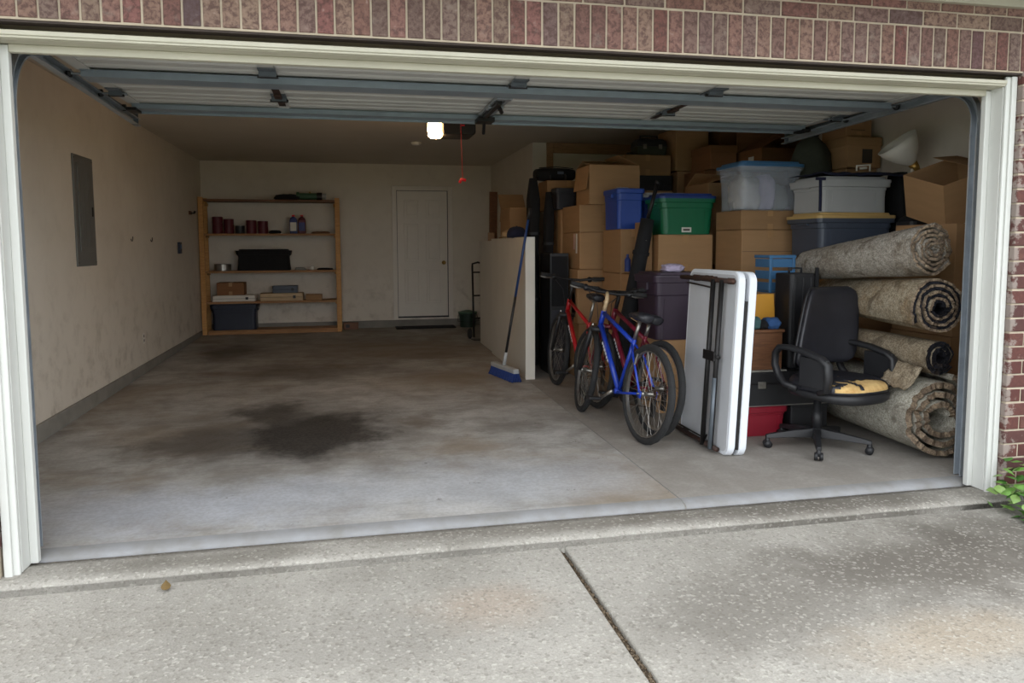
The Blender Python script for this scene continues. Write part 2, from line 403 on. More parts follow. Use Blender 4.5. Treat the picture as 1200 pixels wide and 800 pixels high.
def link(name, me, parent=None, bevel=0, seg=2, solid=0, smooth=False):
    o = bpy.data.objects.new(name, me); COL.objects.link(o)
    if parent is not None: o.parent = parent
    if solid:
        md = o.modifiers.new('solid', 'SOLIDIFY'); md.thickness = solid; md.offset = -1
    if bevel:
        md = o.modifiers.new('bevel', 'BEVEL'); md.width = bevel; md.segments = seg; md.limit_method = 'ANGLE'; md.angle_limit = R(40)
    return o
def tag(o, label, cat, group=None):
    o['label'] = label; o['category'] = cat
    if group: o['group'] = group
    return o
def struct(o): o['kind'] = 'structure'; return o
def thing(name, label, cat, loc=(0, 0, 0), rot=(0, 0, 0), group=None):
    o = bpy.data.objects.new(name, None); o.empty_display_size = .1; COL.objects.link(o)
    o.location = loc; o.rotation_euler = rot
    return tag(o, label, cat, group)
def bx(name, m, x0, y0, z0, x1, y1, z1, parent=None, bevel=0, seg=2):
    return MB().box(x0, y0, z0, x1, y1, z1).build(name, m, parent, bevel=bevel, seg=seg)
def rr(wd, dp, r, n=4, z=0, cx=0, cy=0):
    out = []
    for (sx, sy, a0) in ((1, 1, 0), (-1, 1, 90), (-1, -1, 180), (1, -1, 270)):
        for k in range(n + 1):
            a = R(a0 + 90 * k / n)
            out.append(Vector((cx + sx * (wd / 2 - r) + r * math.cos(a), cy + sy * (dp / 2 - r) + r * math.sin(a), z)))
    return out
SL = .0105
def fz(y): return SL * y

# ------------------------------------------------------------------ the setting
XL, XR, YB, ZC, XN, YN = -.786, 5.95, 8.52, 2.70, 3.70, 5.69   # left wall, right wall, back wall, ceiling, inner corner
OW, OH = 4.88, 2.21
XJ = 3.133
def slope_slab(name, m, x0, x1, y0, y1, parent, th=.12):
    b = MB(); ys = [y0, y1]
    vs = [(x0, y0, fz(y0)), (x1, y0, fz(y0)), (x1, y1, fz(y1)), (x0, y1, fz(y1)), (x0, y0, -th), (x1, y0, -th), (x1, y1, -th), (x0, y1, -th)]
    b.add(vs, [(0, 1, 2, 3), (7, 6, 5, 4), (0, 4, 5, 1), (1, 5, 6, 2), (2, 6, 7, 3), (3, 7, 4, 0)])
    return b.build(name, m, parent)
floor = bpy.data.objects.new('floor', None); COL.objects.link(floor); struct(floor)
slope_slab('slab', FLOOR, XL - .1, XJ - .004, .1, YB + .1, floor)
slope_slab('slab', FLOOR2, XJ + .004, XR + .1, .1, YB + .1, floor)
m = MB(); m.add([(XJ - .004, .02, -.002), (XJ + .004, .02, -.002), (XJ + .004, YB, fz(YB) - .002), (XJ - .004, YB, fz(YB) - .002)], [(0, 1, 2, 3)]); m.build('joint_filler', LIP, floor)
for a, b_ in ((-.75, XJ - .004), (XJ + .004, 5.7)):   # rounded whitish lip of the slab
    m = MB(); n = 40; rows = []
    prof = [(.10, .0012), (.06, .0008), (.035, -.004), (.016, -.012), (.006, -.022), (.004, -.1)]
    for i in range(n + 1):
        x = a + (b_ - a) * i / n
        w_ = noise.noise(Vector((x * 5, 0, 0))) * .008
        rows.append([Vector((x, y + (w_ if y < .05 else 0), z)) for y, z in prof])
    m.loft(rows, cap=False, closed=False)
    m.build('slab_lip', LIP, floor, smooth=True)
# driveway with ledge
drive = bpy.data.objects.new('driveway', None); COL.objects.link(drive); struct(drive)
def dz(y): return -.06 + .012 * (y + .24)
def drive_slab(x0, x1, y0, y1, mt, cut=None):
    pts = [(x0, y0), (x1, y0), (x1, y1), (x0, y1)] if cut is None else cut
    n = len(pts)
    vs = [(x, y, dz(y)) for x, y in pts] + [(x, y, dz(y) - .12) for x, y in pts]
    m = MB().add(vs, [tuple(range(n)), tuple(range(2 * n - 1, n - 1, -1))] + [(i, i + n, (i + 1) % n + n, (i + 1) % n) for i in range(n)])
    return m.build('slab', mt, drive, bevel=.012, seg=3)
YD = -.258
drive_slab(-6, 2.345, -9, YD, DRIVE)
drive_slab(0, 0, 0, 0, DRIVE, [(2.375, -9), (6.1, -9), (6.1, -1.2), (5.45, -.62), (5.18, -.44), (4.98, -.31), (4.84, YD), (2.375, YD)])
bx('joint_bed', SOIL, 2.33, -9, -.25, 2.39, YD, -.095, drive)
m = MB(); n = 110; rows = []       # worn ledge between slab and driveway
for i in range(n + 1):
    x = -.6 + 5.62 * i / n
    j = noise.noise(Vector((x * 4.5, 3.1, 0))) * .007 + noise.noise(Vector((x * 19, 1, 0))) * .005
    t = (noise.noise(Vector((x * 6, 7, 0)))) * .003
    rows.append([Vector(q) for q in ((x, -.004, -.06), (x, -.006, -.026), (x, -.06, -.022 + t * .3), (x, -.17, -.026 + t), (x, -.205 + j, -.030 + t), (x, -.232 + j, -.042), (x, -.230 + j, -.050), (x, -.195 + j, -.054), (x, -.19, -.2))])
m.loft(rows, cap=False, closed=False); m.build('ledge', LEDGE, drive, smooth=True)
# loose gravel and leaf bits lying in the driveway joint
m = MB(); random.seed(3)
for i in range(420):
    y = random.uniform(-2.2, YD); x = 2.36 + random.uniform(-.014, .014); s_ = random.uniform(.002, .006)
    q = Matrix.Translation((x, y, -.093 + s_ * .5)) @ Matrix.Rotation(random.uniform(0, 3), 4, 'Z') @ Matrix.Rotation(random.uniform(0, 1), 4, 'X')
    m.box(-s_, -s_, -s_ * .6, s_, s_, s_ * .6, q)
g = m.build('joint_gravel', PEBBLE); g['kind'] = 'stuff'; tag(g, 'gravel and leaf crumbs lying in the driveway joint', 'gravel')
bx('ground', GRASS, -40, -60, -.5, 40, -9, -.19); struct(bpy.data.objects['ground'])
m = MB(); m.add([(4.7, -9, -.2), (40, -9, -.2), (40, .5, -.14), (4.7, .5, -.14)], [(0, 1, 2, 3)]); struct(m.build('planting_bed', SOIL))
m = MB(); m.add([(-40, -9, -.2), (-5.9, -9, -.2), (-5.9, .5, -.14), (-40, .5, -.14)], [(0, 1, 2, 3)]); struct(m.build('lawn_side', GRASS))

# walls
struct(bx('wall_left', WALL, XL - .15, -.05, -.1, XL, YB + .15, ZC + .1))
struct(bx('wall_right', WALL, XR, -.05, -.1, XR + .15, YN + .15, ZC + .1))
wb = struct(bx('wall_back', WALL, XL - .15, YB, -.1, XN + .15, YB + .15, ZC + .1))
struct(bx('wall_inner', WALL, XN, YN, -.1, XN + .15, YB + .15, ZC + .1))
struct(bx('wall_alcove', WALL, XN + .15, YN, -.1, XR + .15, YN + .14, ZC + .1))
struct(bx('ceiling', CEIL, XL - .15, -.02, ZC, XR + .15, YB + .15, ZC + .15))
# brown casing around the covered window of the alcove
t1 = struct(bx('trim_1', BEAM, 3.88, YN - .03, .05, 3.965, YN - .001, ZC - .002, bevel=.003))
struct(bx('trim_2', BEAM, 3.966, YN - .035, 2.57, 5.4, YN - .001, ZC - .002, bevel=.003))
# concrete curbs
struct(bx('baseboard_left', CURB, XL, .1, .0, XL + .022, YB, .15, bevel=.006))
struct(bx('baseboard_back', CURB, XL + .022, YB - .03, .05, XN, YB, .205, bevel=.006))
struct(bx('baseboard_inner', CURB, XN - .025, YN, .03, XN, YB - .03, .17, bevel=.006))

# brick front
YF = -.17
wf = bpy.data.objects.new('wall_front', None); COL.objects.link(wf); struct(wf)
JX0, JX1 = -.10, OW + .10
MD = .007
def mortar(x0, z0, x1, z1, y1=0.0): bx('mortar_bed', MORTAR, x0, YF + MD, z0, x1, y1, z1, wf)
bx('lintel', LINTEL, JX0 - .3, YF + .012, 2.302, JX1 + .3, -.112, 2.311, wf)
bx('lintel_leg', LINTEL, JX0 - .3, -.112, 2.302, JX1 + .3, -.105, 2.42, wf)
mortar(-1.2, 2.311, 6.4, 2.74)
mortar(-1.2, -.2, JX0 - .007, 2.311, .0); mortar(JX1 + .007, -.2, 6.4, 2.311, .0)
bx('backing_wall', WALL, -1.0, 0, 2.30, 6.2, .1, 2.75, wf)
bx('backing_wall', WALL, -1.0, 0, -.1, -.095, .1, 2.30, wf); bx('backing_wall', WALL, OW + .095, 0, -.1, 6.2, .1, 2.30, wf)
bx('footing', CURB, -1.2, YF - .005, -.2, JX0 - .03, .0, .075, wf); bx('footing', CURB, JX1 + .03, YF - .005, -.2, 6.4, 0, .02, wf)
def brick_mesh(nm, sx, sz, d, mt):
    m = MB(); c = .0035
    l0 = rr(sx, sz, .002, 1)
    def lp(k, y): return [Vector((p.x * (1 - 2 * k / sx), y, p.y * (1 - 2 * k / sz))) for p in l0]
    m.loft([lp(c, 0), lp(0, c), lp(0, d)][::-1]); me = bpy.data.meshes.new(nm); me.from_pydata(m.v, [], m.f); me.update(); me.materials.append(mt); return me
SOL = brick_mesh('soldier', .069, .196, .09, BRICK)
STR = brick_mesh('stretcher', .196, .069, .09, BRICK)
STRR = brick_mesh('stretcher_pier', .196, .069, .09, REDBRICK)
HALFR = brick_mesh('half_pier', .094, .069, .09, REDBRICK)
def brick(me, x, z, parent=wf, jit=.0022):
    o = bpy.data.objects.new('brick', me); COL.objects.link(o); o.parent = parent
    o.location = (x, YF + random.uniform(-jit, jit) + .001, z + random.uniform(-.0012, .0012)); o.rotation_euler = (0, random.uniform(-.006, .006), 0)
random.seed(11)
x = -.42
while x < 5.5: brick(SOL, x, 2.418); x += .0785
for r_ in range(3):
    x = -.5 + (.103 if r_ % 2 else 0); 
    while x < 5.6: brick(STR, x, 2.5605 + .079 * r_); x += .206
z = .06; r_ = 0
while z < 2.30:
    # right pier: corner bricks alternate stretcher / header end
    if r_ % 2: xs = [(STRR, JX1 + .098), (STRR, JX1 + .304), (STRR, JX1 + .51)]
    else: xs = [(HALFR, JX1 + .047), (STRR, JX1 + .202), (STRR, JX1 + .408), (STRR, JX1 + .614)]
    for me, xx in xs: brick(me, xx, z)
    if z > .1:
        for me, xx in ([(STRR, JX0 - .098), (STRR, JX0 - .304)] if r_ % 2 else [(HALFR, JX0 - .047), (STRR, JX0 - .202)]): brick(me, xx, z)
    z += .0795; r_ += 1
struct(bx('trim_3', SOFFIT, -1.4, YF - .03, 2.642, 6.6, YF + .01, 2.76, bevel=.004))       # frieze board
struct(bx('soffit', SOFFIT, -1.4, YF - .55, 2.76, 6.6, .1, 2.80)); struct(bx('fascia', SOFFIT, -1.4, YF - .58, 2.70, 6.6, YF - .55, 2.9))

# painted jambs, stops and brick mould
def jamb(name, parts, mt):
    root = bpy.data.objects.new(name, None); COL.objects.link(root); struct(root)
    for nm, (x0, y0, z0, x1, y1, z1), bv in parts: bx(nm, mt, x0, y0, z0, x1, y1, z1, root, bv)
YM = -.11
for nm, s, x0 in (('trim_4', -1, 0.0), ('trim_5', 1, OW)):
    def X(a, b): return (x0 + s * a, x0 + s * b) if s > 0 else (x0 - b, x0 - a)
    p = []
    a, b_ = X(0, .034); p.append(('stop', (a, -.034, -.015, b_, 0, OH + .03), .004))
    a, b_ = X(.034, .060); p.append(('jamb_board', (a, YM, -.02, b_, .0, 2.27), .002))
    a, b_ = X(.036, .098); p.append(('brick_mould', (a, YM - .018, -.028, b_, YM, 2.298), .006))
    a, b_ = X(.062, .096); p.append(('mould_bead', (a, YM - .03, -.028, b_, YM - .018, 2.298), .005))
    jamb(nm, p, TRIM)
jamb('trim_6', [('stop', (.0, -.034, OH, OW, 0, OH + .034), .004), ('jamb_board', (-.034, YM, OH + .034, OW + .034, 0, OH + .06), .002),
                ('brick_mould', (-.034, YM - .018, OH + .036, OW + .034, YM, OH + .069), .005), ('mould_bead', (-.034, YM - .026, OH + .046, OW + .034, YM - .018, OH + .067), .004)], HEADTRIM)

# entry door in the back wall
def entry_door():
    x0, z0, w_, h_ = 2.162, .25, .81, 2.03
    root = bpy.data.objects.new('door_1', None); COL.objects.link(root); struct(root); root.location = (x0, YB, z0)
    bx('casing', DOORWHITE, -.08, -.032, -.04, -.008, -.001, h_ + .08, root, .004)
    bx('casing', DOORWHITE, w_ + .008, -.032, -.04, w_ + .08, -.001, h_ + .08, root, .004)
    bx('casing', DOORWHITE, -.008, -.032, h_ + .008, w_ + .008, -.001, h_ + .08, root, .004)
    bx('leaf', DOORWHITE, 0, -.008, .012, w_ - .004, -.002, h_, root); bx('gap_shade', BLACKM, -.008, -.0018, 0, w_ + .008, -.0005, h_ + .008, root)  # black sheet behind the leaf paints the shade in the gap around it
    st = .11; cw = (w_ - 3 * st) / 2
    for i in range(2):
        for zz, hh in ((.22, .56), (.90, .62), (1.60, .30)):
            xa = st + i * (cw + st)
            p = bx('door_panel', DOORWHITE, xa + .045, -.02, zz + .045, xa + cw - .045, -.008, zz + hh - .045, root, .008)
            m = MB()
            for q in ((xa, zz, xa + cw, zz + .02), (xa, zz + hh - .02, xa + cw, zz + hh), (xa, zz + .02, xa + .02, zz + hh - .02), (xa + cw - .02, zz + .02, xa + cw, zz + hh - .02)):
                m.box(q[0], -.028, q[1], q[2], -.008, q[3])
            m.build('panel_moulding', DOORWHITE, root, bevel=.003)
    bx('threshold', BLACKM, -.02, -.03, -.012, w_ + .02, -.001, .01, root)
    q = Matrix.Translation((w_ - .065, -.008, .88)) @ Matrix.Rotation(R(90), 4, 'X')
    MB().lathe([(.032, 0), (.032, .006), (.012, .01), (.012, .035), (.028, .042), (.03, .058), (.02, .068), (.0, .07)], 20, q).build('knob', BRASS, root, True)
entry_door()
MB().box(2.10, 8.16, fz(8.16) + .004, 3.05, YB - .04, fz(8.3) + .02).build('door_mat', BLACKF, bevel=.004)
tag(bpy.data.objects['door_mat'], 'thin dark mat on the floor below the white entry door', 'mat')
# ------------------------------------------------------------------ overhead door, tracks, opener
def garage_door():
    zd = 2.33; x0, x1 = .0, 4.96
    root = thing('garage_door', 'white ribbed sectional garage door raised flat under the ceiling', 'garage door', (0, 0, 0))
    secs = [(1.345, 1.875), (.81, 1.34), (.275, .805)]
    for (a, b_) in secs:
        m = MB(); prof = []
        n = 12
        ribs = [(0, .008), (.05, .008), (.06, 0), (.13, 0), (.14, .008), (.17, .008), (.18, 0), (.25, 0), (.26, .008), (.29, .008), (.30, 0), (.37, 0), (.38, .008), (.41, .008), (.42, 0), (.47, 0), (.48, .008), (.53, .008)]
        rows = []
        for x in (x0, x1): rows.append([Vector((x, a + t, zd + h)) for t, h in ribs] + [Vector((x, b_, zd + .045)), Vector((x, a, zd + .045))])
        m.loft(rows); sec = m.build('section', DOORSTEEL, root)
        bx('end_stile', DOORSTEEL, x0, a, zd - .004, x0 + .07, b_, zd + .001, sec); bx('end_stile', DOORSTEEL, x1 - .07, a, zd - .004, x1, b_, zd + .001, sec)
        for xs in (.98, 2.36, 3.59): bx('stile', DOORSTEEL, xs - .04, a, zd - .004, xs + .04, b_, zd + .001, sec)
    m = MB(); m.box(x0, .12, zd + .004, x1, .27, zd + .045); m.build('section', DOORSTEEL, root)
    def strut(y0, y1, dep):
        m = MB(); m.box(x0 + .02, y0, zd - dep, x1 - .02, y1, zd - dep + .004); m.box(x0 + .02, y0, zd - dep + .004, x1 - .02, y0 + .004, zd - .005); m.box(x0 + .02, y1 - .004, zd - dep + .004, x1 - .02, y1, zd - .005)
        m.box(x0 + .02, y0 - .014, zd - .008, x1 - .02, y0 - .001, zd - .004); m.build('strut', STRUT, root)
    strut(.79, .935, .04); strut(1.745, 1.868, .034)
    bx('top_edge_channel', STRUT, x0, 1.869, zd - .048, x1, 1.88, zd + .045, root)
    def hinge(x, y, s=1.0):
        m = MB(); m.box(x - .045 * s, y - .10, zd - .012, x + .045 * s, y - .012, zd - .005); m.box(x - .045 * s, y + .012, zd - .012, x + .045 * s, y + .10, zd - .005)
        m.box(x - .045 * s, y - .03, zd - .034, x + .045 * s, y + .03, zd - .010)
        h = m.build('hinge', GALVD, root); MB().tube([(x - .055 * s, y, zd - .03), (x + .055 * s, y, zd - .03)], .009, 10).build('hinge_pin', BLACKM, h)
    for xs in (.98, 3.59):
        hinge(xs, 1.342)
        m = MB(); m.box(xs - .022, .96, zd - .016, xs + .022, 1.60, zd - .0125); m.box(xs - .022, 1.2, zd - .028, xs + .022, 1.30, zd - .016); m.build('stile_bracket', RUSTM, root, bevel=.002)
    for xs in (.04, 4.92): hinge(xs, 1.342, .8)
    for xs in (.98, 2.36, 3.59): hinge(xs, .66)
    m = MB(); m.box(2.31, .98, zd - .022, 2.335, 1.72, zd - .005); m.box(2.385, .98, zd - .022, 2.41, 1.72, zd - .005)
    m.box(2.31, 1.02, zd - .03, 2.41, 1.08, zd - .022); m.box(2.31, 1.3, zd - .035, 2.41, 1.4, zd - .022); m.build('operator_bracket', GALV, root, bevel=.002)
    m = MB(); m.box(2.30, 1.66, zd - .06, 2.42, 1.80, zd - .031); m.tube([(2.36, 1.75, zd - .05), (2.37, 1.84, zd - .12)], .012, 8); m.build('arm_bracket', BLACKM, root)
    m = MB(); m.box(2.325, 1.1, zd - .05, 2.355, 1.62, zd - .024); m.tube([(2.36, 1.2, zd - .05), (2.395, 1.3, zd - .06)], .014, 8); m.build('door_arm', BLACKM, root)
    for xs, sd in ((.0, -1), (4.96, 1)):
        for y in (.82, 1.34, 1.82):
            MB().tube([(xs - sd * .10, y, zd - .02), (xs + sd * .07, y, zd - .02)], .006, 8).build('roller_stem', GALV, root)
            r_ = MB(); q = Matrix.Translation((xs + sd * .045, y, zd - .02)) @ Matrix.Rotation(R(90), 4, 'Y'); r_.lathe([(.0, -.01), (.022, -.01), (.022, .01), (0, .01)], 14, q); r_.build('roller', BLACKP, root, True)
        bx('corner_bracket', BLACKM, xs - .05 if sd > 0 else xs - .01, 1.72, zd - .05, xs + .01 if sd > 0 else xs + .05, 1.86, zd - .031, root)
garage_door()
def track(name, label, x, sd):
    root = thing(name, label, 'door track', (x, 0, 0))
    yv, zr, r_ = .085, 2.31, .30
    path = [(yv, .01), (yv, 1.0), (yv, zr - r_)]
    for k in range(1, 11):
        a = R(90 * k / 10); path.append((yv + r_ - r_ * math.cos(a), zr - r_ + r_ * math.sin(a)))
    path += [(1.2, zr - .02), (2.16, zr - .045)]
    # C-channel section swept along the path: (across x, outwards from path centre)
    sec = [(-sd * .018, -.026), (sd * .018, -.026), (sd * .018, .026), (-sd * .018, .026), (-sd * .018, .018), (sd * .014, .018), (sd * .014, -.018), (-sd * .018, -.018)]
    loops = []
    for i, (y, z_) in enumerate(path):
        a = path[max(i - 1, 0)]; b_ = path[min(i + 1, len(path) - 1)]
        t = Vector((0, b_[0] - a[0], b_[1] - a[1])).normalized(); nrm = Vector((0, -t.z, t.y))
        sx = -sd * .068 * min(1, max(0, (zr - .02 - z_) / .25)) if y < .5 and sd > 0 else 0
        loops.append([Vector((u + sx, y, z_)) + nrm * v for u, v in sec])
    if sd < 0: loops = [l[::-1] for l in loops]
    MB().loft(loops).build('rail', GALV, root)
    for z_ in (.5, 1.25, 1.9): bx('bracket', GALV, -.045 if sd > 0 else -.03, .104, z_, .03 if sd > 0 else .0, .112, z_ + .05, root)
    m = MB(); m.box(-.018, 2.10, zr - .07, .018, 2.104, ZC - .001); m.box(-.018, 2.07, zr - .07, .018, 2.10, zr - .066); m.build('hanger', GALVD, root)
    bx('side_angle', GALVD, sd * .02 - .002, .5, zr - .012, sd * .02 + .002, 2.16, zr + .028, root)
    return root
track('door_track', 'galvanised door track curving up beside the left jamb', -.05, -1)
track('door_track', 'galvanised door track standing beside the right jamb and carpet rolls', 5.005, 1)

def opener():
    root = thing('door_opener', 'dark garage door opener with lit lamp hanging from the ceiling', 'door opener', (2.39, 3.35, 0))
    m = MB(); m.loft([[Vector((p.x, y, p.y + 2.462)) for p in rr(.31 * k, .125 * k, .03, 3)] for y, k in ((-.17, .92), (-.15, 1), (.15, 1), (.17, .92))]); m.build('housing', LAMPG, root)
    bx('top_plate', WHITEP, -.16, -.18, 2.527, .16, .18, 2.535, root)
    q = Matrix.Translation((-.205, -.06, 2.375))
    MB().lathe([(0, .0), (.045, .002), (.064, .02), (.07, .07), (.066, .145), (.0, .15)], 24, q).build('lamp_lens', LAMPE, root, True)
    bx('lamp_holder', WHITEP, -.28, -.14, 2.527, -.13, .02, 2.533, root)
    bx('hanger', GALVD, -.14, -.02, 2.535, -.12, 0, ZC, root); bx('hanger', GALVD, .12, -.02, 2.535, .14, 0, ZC, root)
    m = MB(); m.box(-.02, -3.2, 2.53, .02, .0, 2.56); m.build('rail', GALVD, root)
    MB().box(.02, -.172, 2.475, .05, -.169, 2.487).build('indicator', REDP, root)
opener()
r0 = thing('release_handle', 'small red pull handle hanging on a cord under the opener', 'pull handle', (2.405, 3.1, 1.97))
MB().tube([(0, 0, .03), (-.008, 0, .3), (-.012, .01, .55)], .0025, 6).build('cord', REDP, r0)
m = MB(); q = Matrix.Rotation(R(90), 4, 'X'); m.tube([(-.028, 0, -.012), (-.012, 0, .018), (.03, 0, .012)], .014, 8); m.build('handle', REDP, r0, True)
sd_ = MB().lathe([(.0, ZC - .035), (.045, ZC - .035), (.062, ZC - .02), (.065, ZC), (0, ZC)], 24, Matrix.Translation((2.25, 5.95, 0))).build('smoke_detector', WHITEP, None, True)
tag(sd_, 'round pale smoke detector on the ceiling beyond the opener lamp', 'smoke detector')

# ------------------------------------------------------------------ left wall fittings
def elec():
    root = thing('electrical_panel', 'grey steel electrical panel set in the left wall', 'electrical panel', (XL, 3.06, 1.235))
    bx('cover', ELEC, .001, 0, 0, .014, .47, .915, root, .003)
    d = bx('door', ELEC, .014, .07, .12, .022, .40, .85, root, .003)
    bx('latch', BLACKM, .022, .375, .42, .030, .392, .50, d, .002)
    for k in range(3): bx('louvre_rib', ELEC, .022, .12 + .09 * k, .16, .0245, .125 + .09 * k, .81, d)
    for y, z_ in ((.02, .03), (.45, .03), (.02, .885), (.45, .885)):
        MB().lathe([(.0, .0), (.006, 0), (.004, .003), (0, .003)], 8, Matrix.Translation((.014, y, z_)) @ Matrix.Rotation(R(90), 4, 'Y')).build('screw', BLACKM, root)
elec()
def outlet(y, z_, label):
    root = thing('wall_outlet', label, 'outlet', (XL, y, z_))
    p = bx('plate', WHITEP, .001, -.036, -.058, .007, .036, .058, root, .003)
    for k in (-.024, .024): bx('socket', INK, .007, -.012, k - .014, .009, .012, k + .014, root, .003)
outlet(4.95, .42, 'white wall outlet low on the left wall')
r0 = thing('wall_control', 'small dark blue control box on the left wall near the shelf', 'control box', (XL, 6.82, 1.31))
bx('housing', NAVYT, .001, -.05, 0, .035, .05, .15, r0, .006); bx('button_plate', LIGHTBLUE, .035, -.03, .06, .039, .03, .12, r0, .002)
r0 = thing('wall_hook', 'brown wooden hook peg high on the left wall beside the shelf', 'hook', (XL, 7.62, 1.87))
bx('plate', DARKWOOD, .001, -.07, -.02, .018, .07, .03, r0, .003); MB().tube([(.018, -.04, 0), (.06, -.04, 0), (.075, -.04, .03)], .009, 8).build('peg', BLACKM, r0); MB().tube([(.018, .04, 0), (.06, .04, 0), (.075, .04, .03)], .009, 8).build('peg', BLACKM, r0)
for y, lb in ((4.68, 'small round screw cap on the left wall nearest the electrical panel'), (5.46, 'small round screw cap on the left wall farther from the electrical panel')):
    o = MB().tube([(XL + .004, y + .035 * math.cos(R(a)), 1.49 + .035 * math.sin(R(a))) for a in range(200, 400, 20)], .004, 6).build('cup_hook', BLACKM)
    tag(o, lb.replace('round screw cap', 'curved cup hook'), 'hook')

# ------------------------------------------------------------------ wooden shelf at the back
def shelf_unit():
    root = thing('shelving_unit', 'pine shelving unit with five boards against the back wall', 'shelves', (0, 0, 0))
    y0, y1 = 8.10, 8.48
    for xa in (-.765, 1.195):
        for ya in (y0, y1 - .04): bx('post', PINE, xa, ya, fz(ya) + .001, xa + .07, ya + .038, 2.13, root, .003)
        for z_ in (.10, .56, 1.02, 1.575, 2.05): bx('cleat', PINE, xa + (.071 if xa < 0 else -.02), y0 + .04, z_ - .045, xa + (.089 if xa < 0 else -.001), y1 - .045, z_ - .003, root)
    for z_ in (.13, .56, 1.02, 1.575):
        for k in range(3): bx('shelf_board', PINEX, -.672, y0 + .005 + k * .124, z_ - .002, 1.192, y0 + .125 + k * .124, z_ + .018, root, .002)
    for k in range(3): bx('top_board', DARKWOOD, -.69, y0 + .005 + k * .124, 2.07, 1.192, y0 + .125 + k * .124, 2.10, root, .002)
    bx('bottom_rail', PINEX, -.68, y0 - .022, fz(8.1) + .001, 1.20, y0 - .001, .13, root, .003)
    for z_ in (.56, 1.02, 1.575): bx('front_lip', PINEX, -.69, y0 - .012, z_ - .012, 1.192, y0 + .004, z_ + .018, root, .002)
shelf_unit()
SH = [.148, .578, 1.038, 1.593, 2.10]

# ------------------------------------------------------------------ builders for containers
def carton(label, x0, x1, y0, y1, z0, z1, rz=0, mt=CARD, group=None, tape=True, open_=False, sticker=None, name='cardboard_box', rot=None, lid=False, handle=False):
    w_, d_, h_ = x1 - x0, y1 - y0, z1 - z0
    root = thing(name, label, 'box', ((x0 + x1) / 2, (y0 + y1) / 2, z0 + .0005), rot or (0, 0, R(rz)), group)
    hw, hd = w_ / 2, d_ / 2
    if open_:
        t = .005; m = MB()
        m.box(-hw, -hd, 0, hw, hd, t); m.box(-hw, -hd, t, hw, -hd + t, h_); m.box(-hw, hd - t, t, hw, hd, h_); m.box(-hw, -hd + t, t, -hw + t, hd - t, h_); m.box(hw - t, -hd + t, t, hw, hd - t, h_)
        m.build('body', mt, root)
        for ax, sgn, ang in open_:
            L = (hd if ax == 'y' else hw) * .92
            m = MB()
            if ax == 'y':
                q = Matrix.Translation((0, sgn * (hd - .003), h_)) @ Matrix.Rotation(R(-sgn * ang), 4, 'X'); m.box(-hw + .004, -.002, 0, hw - .004, .002, L, q)
            else:
                q = Matrix.Translation((sgn * (hw - .003), 0, h_)) @ Matrix.Rotation(R(sgn * ang), 4, 'Y'); m.box(-.002, -hd + .004, 0, .002, hd - .004, L, q)
            m.build('flap', mt, root)
    else:
        bx('body', mt, -hw, -hd, 0, hw, hd, h_ - .004, root, .004, 1)
        if lid:
            bx('lid', mt, -hw - .006, -hd - .006, h_ - .075, hw + .006, hd + .006, h_, root, .004, 1)
        else:
            bx('flap', mt, -hw + .001, -hd + .001, h_ - .004, -.002, hd - .001, h_, root, .001, 1); bx('flap', mt, .002, -hd + .001, h_ - .004, hw - .001, hd - .001, h_, root, .001, 1)
        if tape and not lid:
            m = MB(); tw = .025; dr = min(.07, h_ * .3)
            m.box(-tw, -hd - .0012, h_, tw, hd + .0012, h_ + .0008); m.box(-tw, -hd - .0012, h_ - dr, tw, -hd, h_); m.box(-tw, hd, h_ - dr, tw, hd + .0012, h_)
            m.build('tape', TAPE, root)
            # flap seam and bottom tape on the front
            bx('tape', TAPE, -tw, -hd - .0012, .0, tw, -hd, dr, root)
    if handle: bx('hand_hole', INK, -hw - .001, -.045, h_ * .68, -hw + .001, .045, h_ * .68 + .03, root, .0)
    for s in (sticker or []):
        face, u0, v0, u1, v1, ms = s
        if face == 'f': bx('sticker', ms, u0, -hd - .0015, v0, u1, -hd - .0002, v1, root)
        else: bx('sticker', ms, -hw - .0015, u0, v0, -hw - .0002, u1, v1, root)
    return root

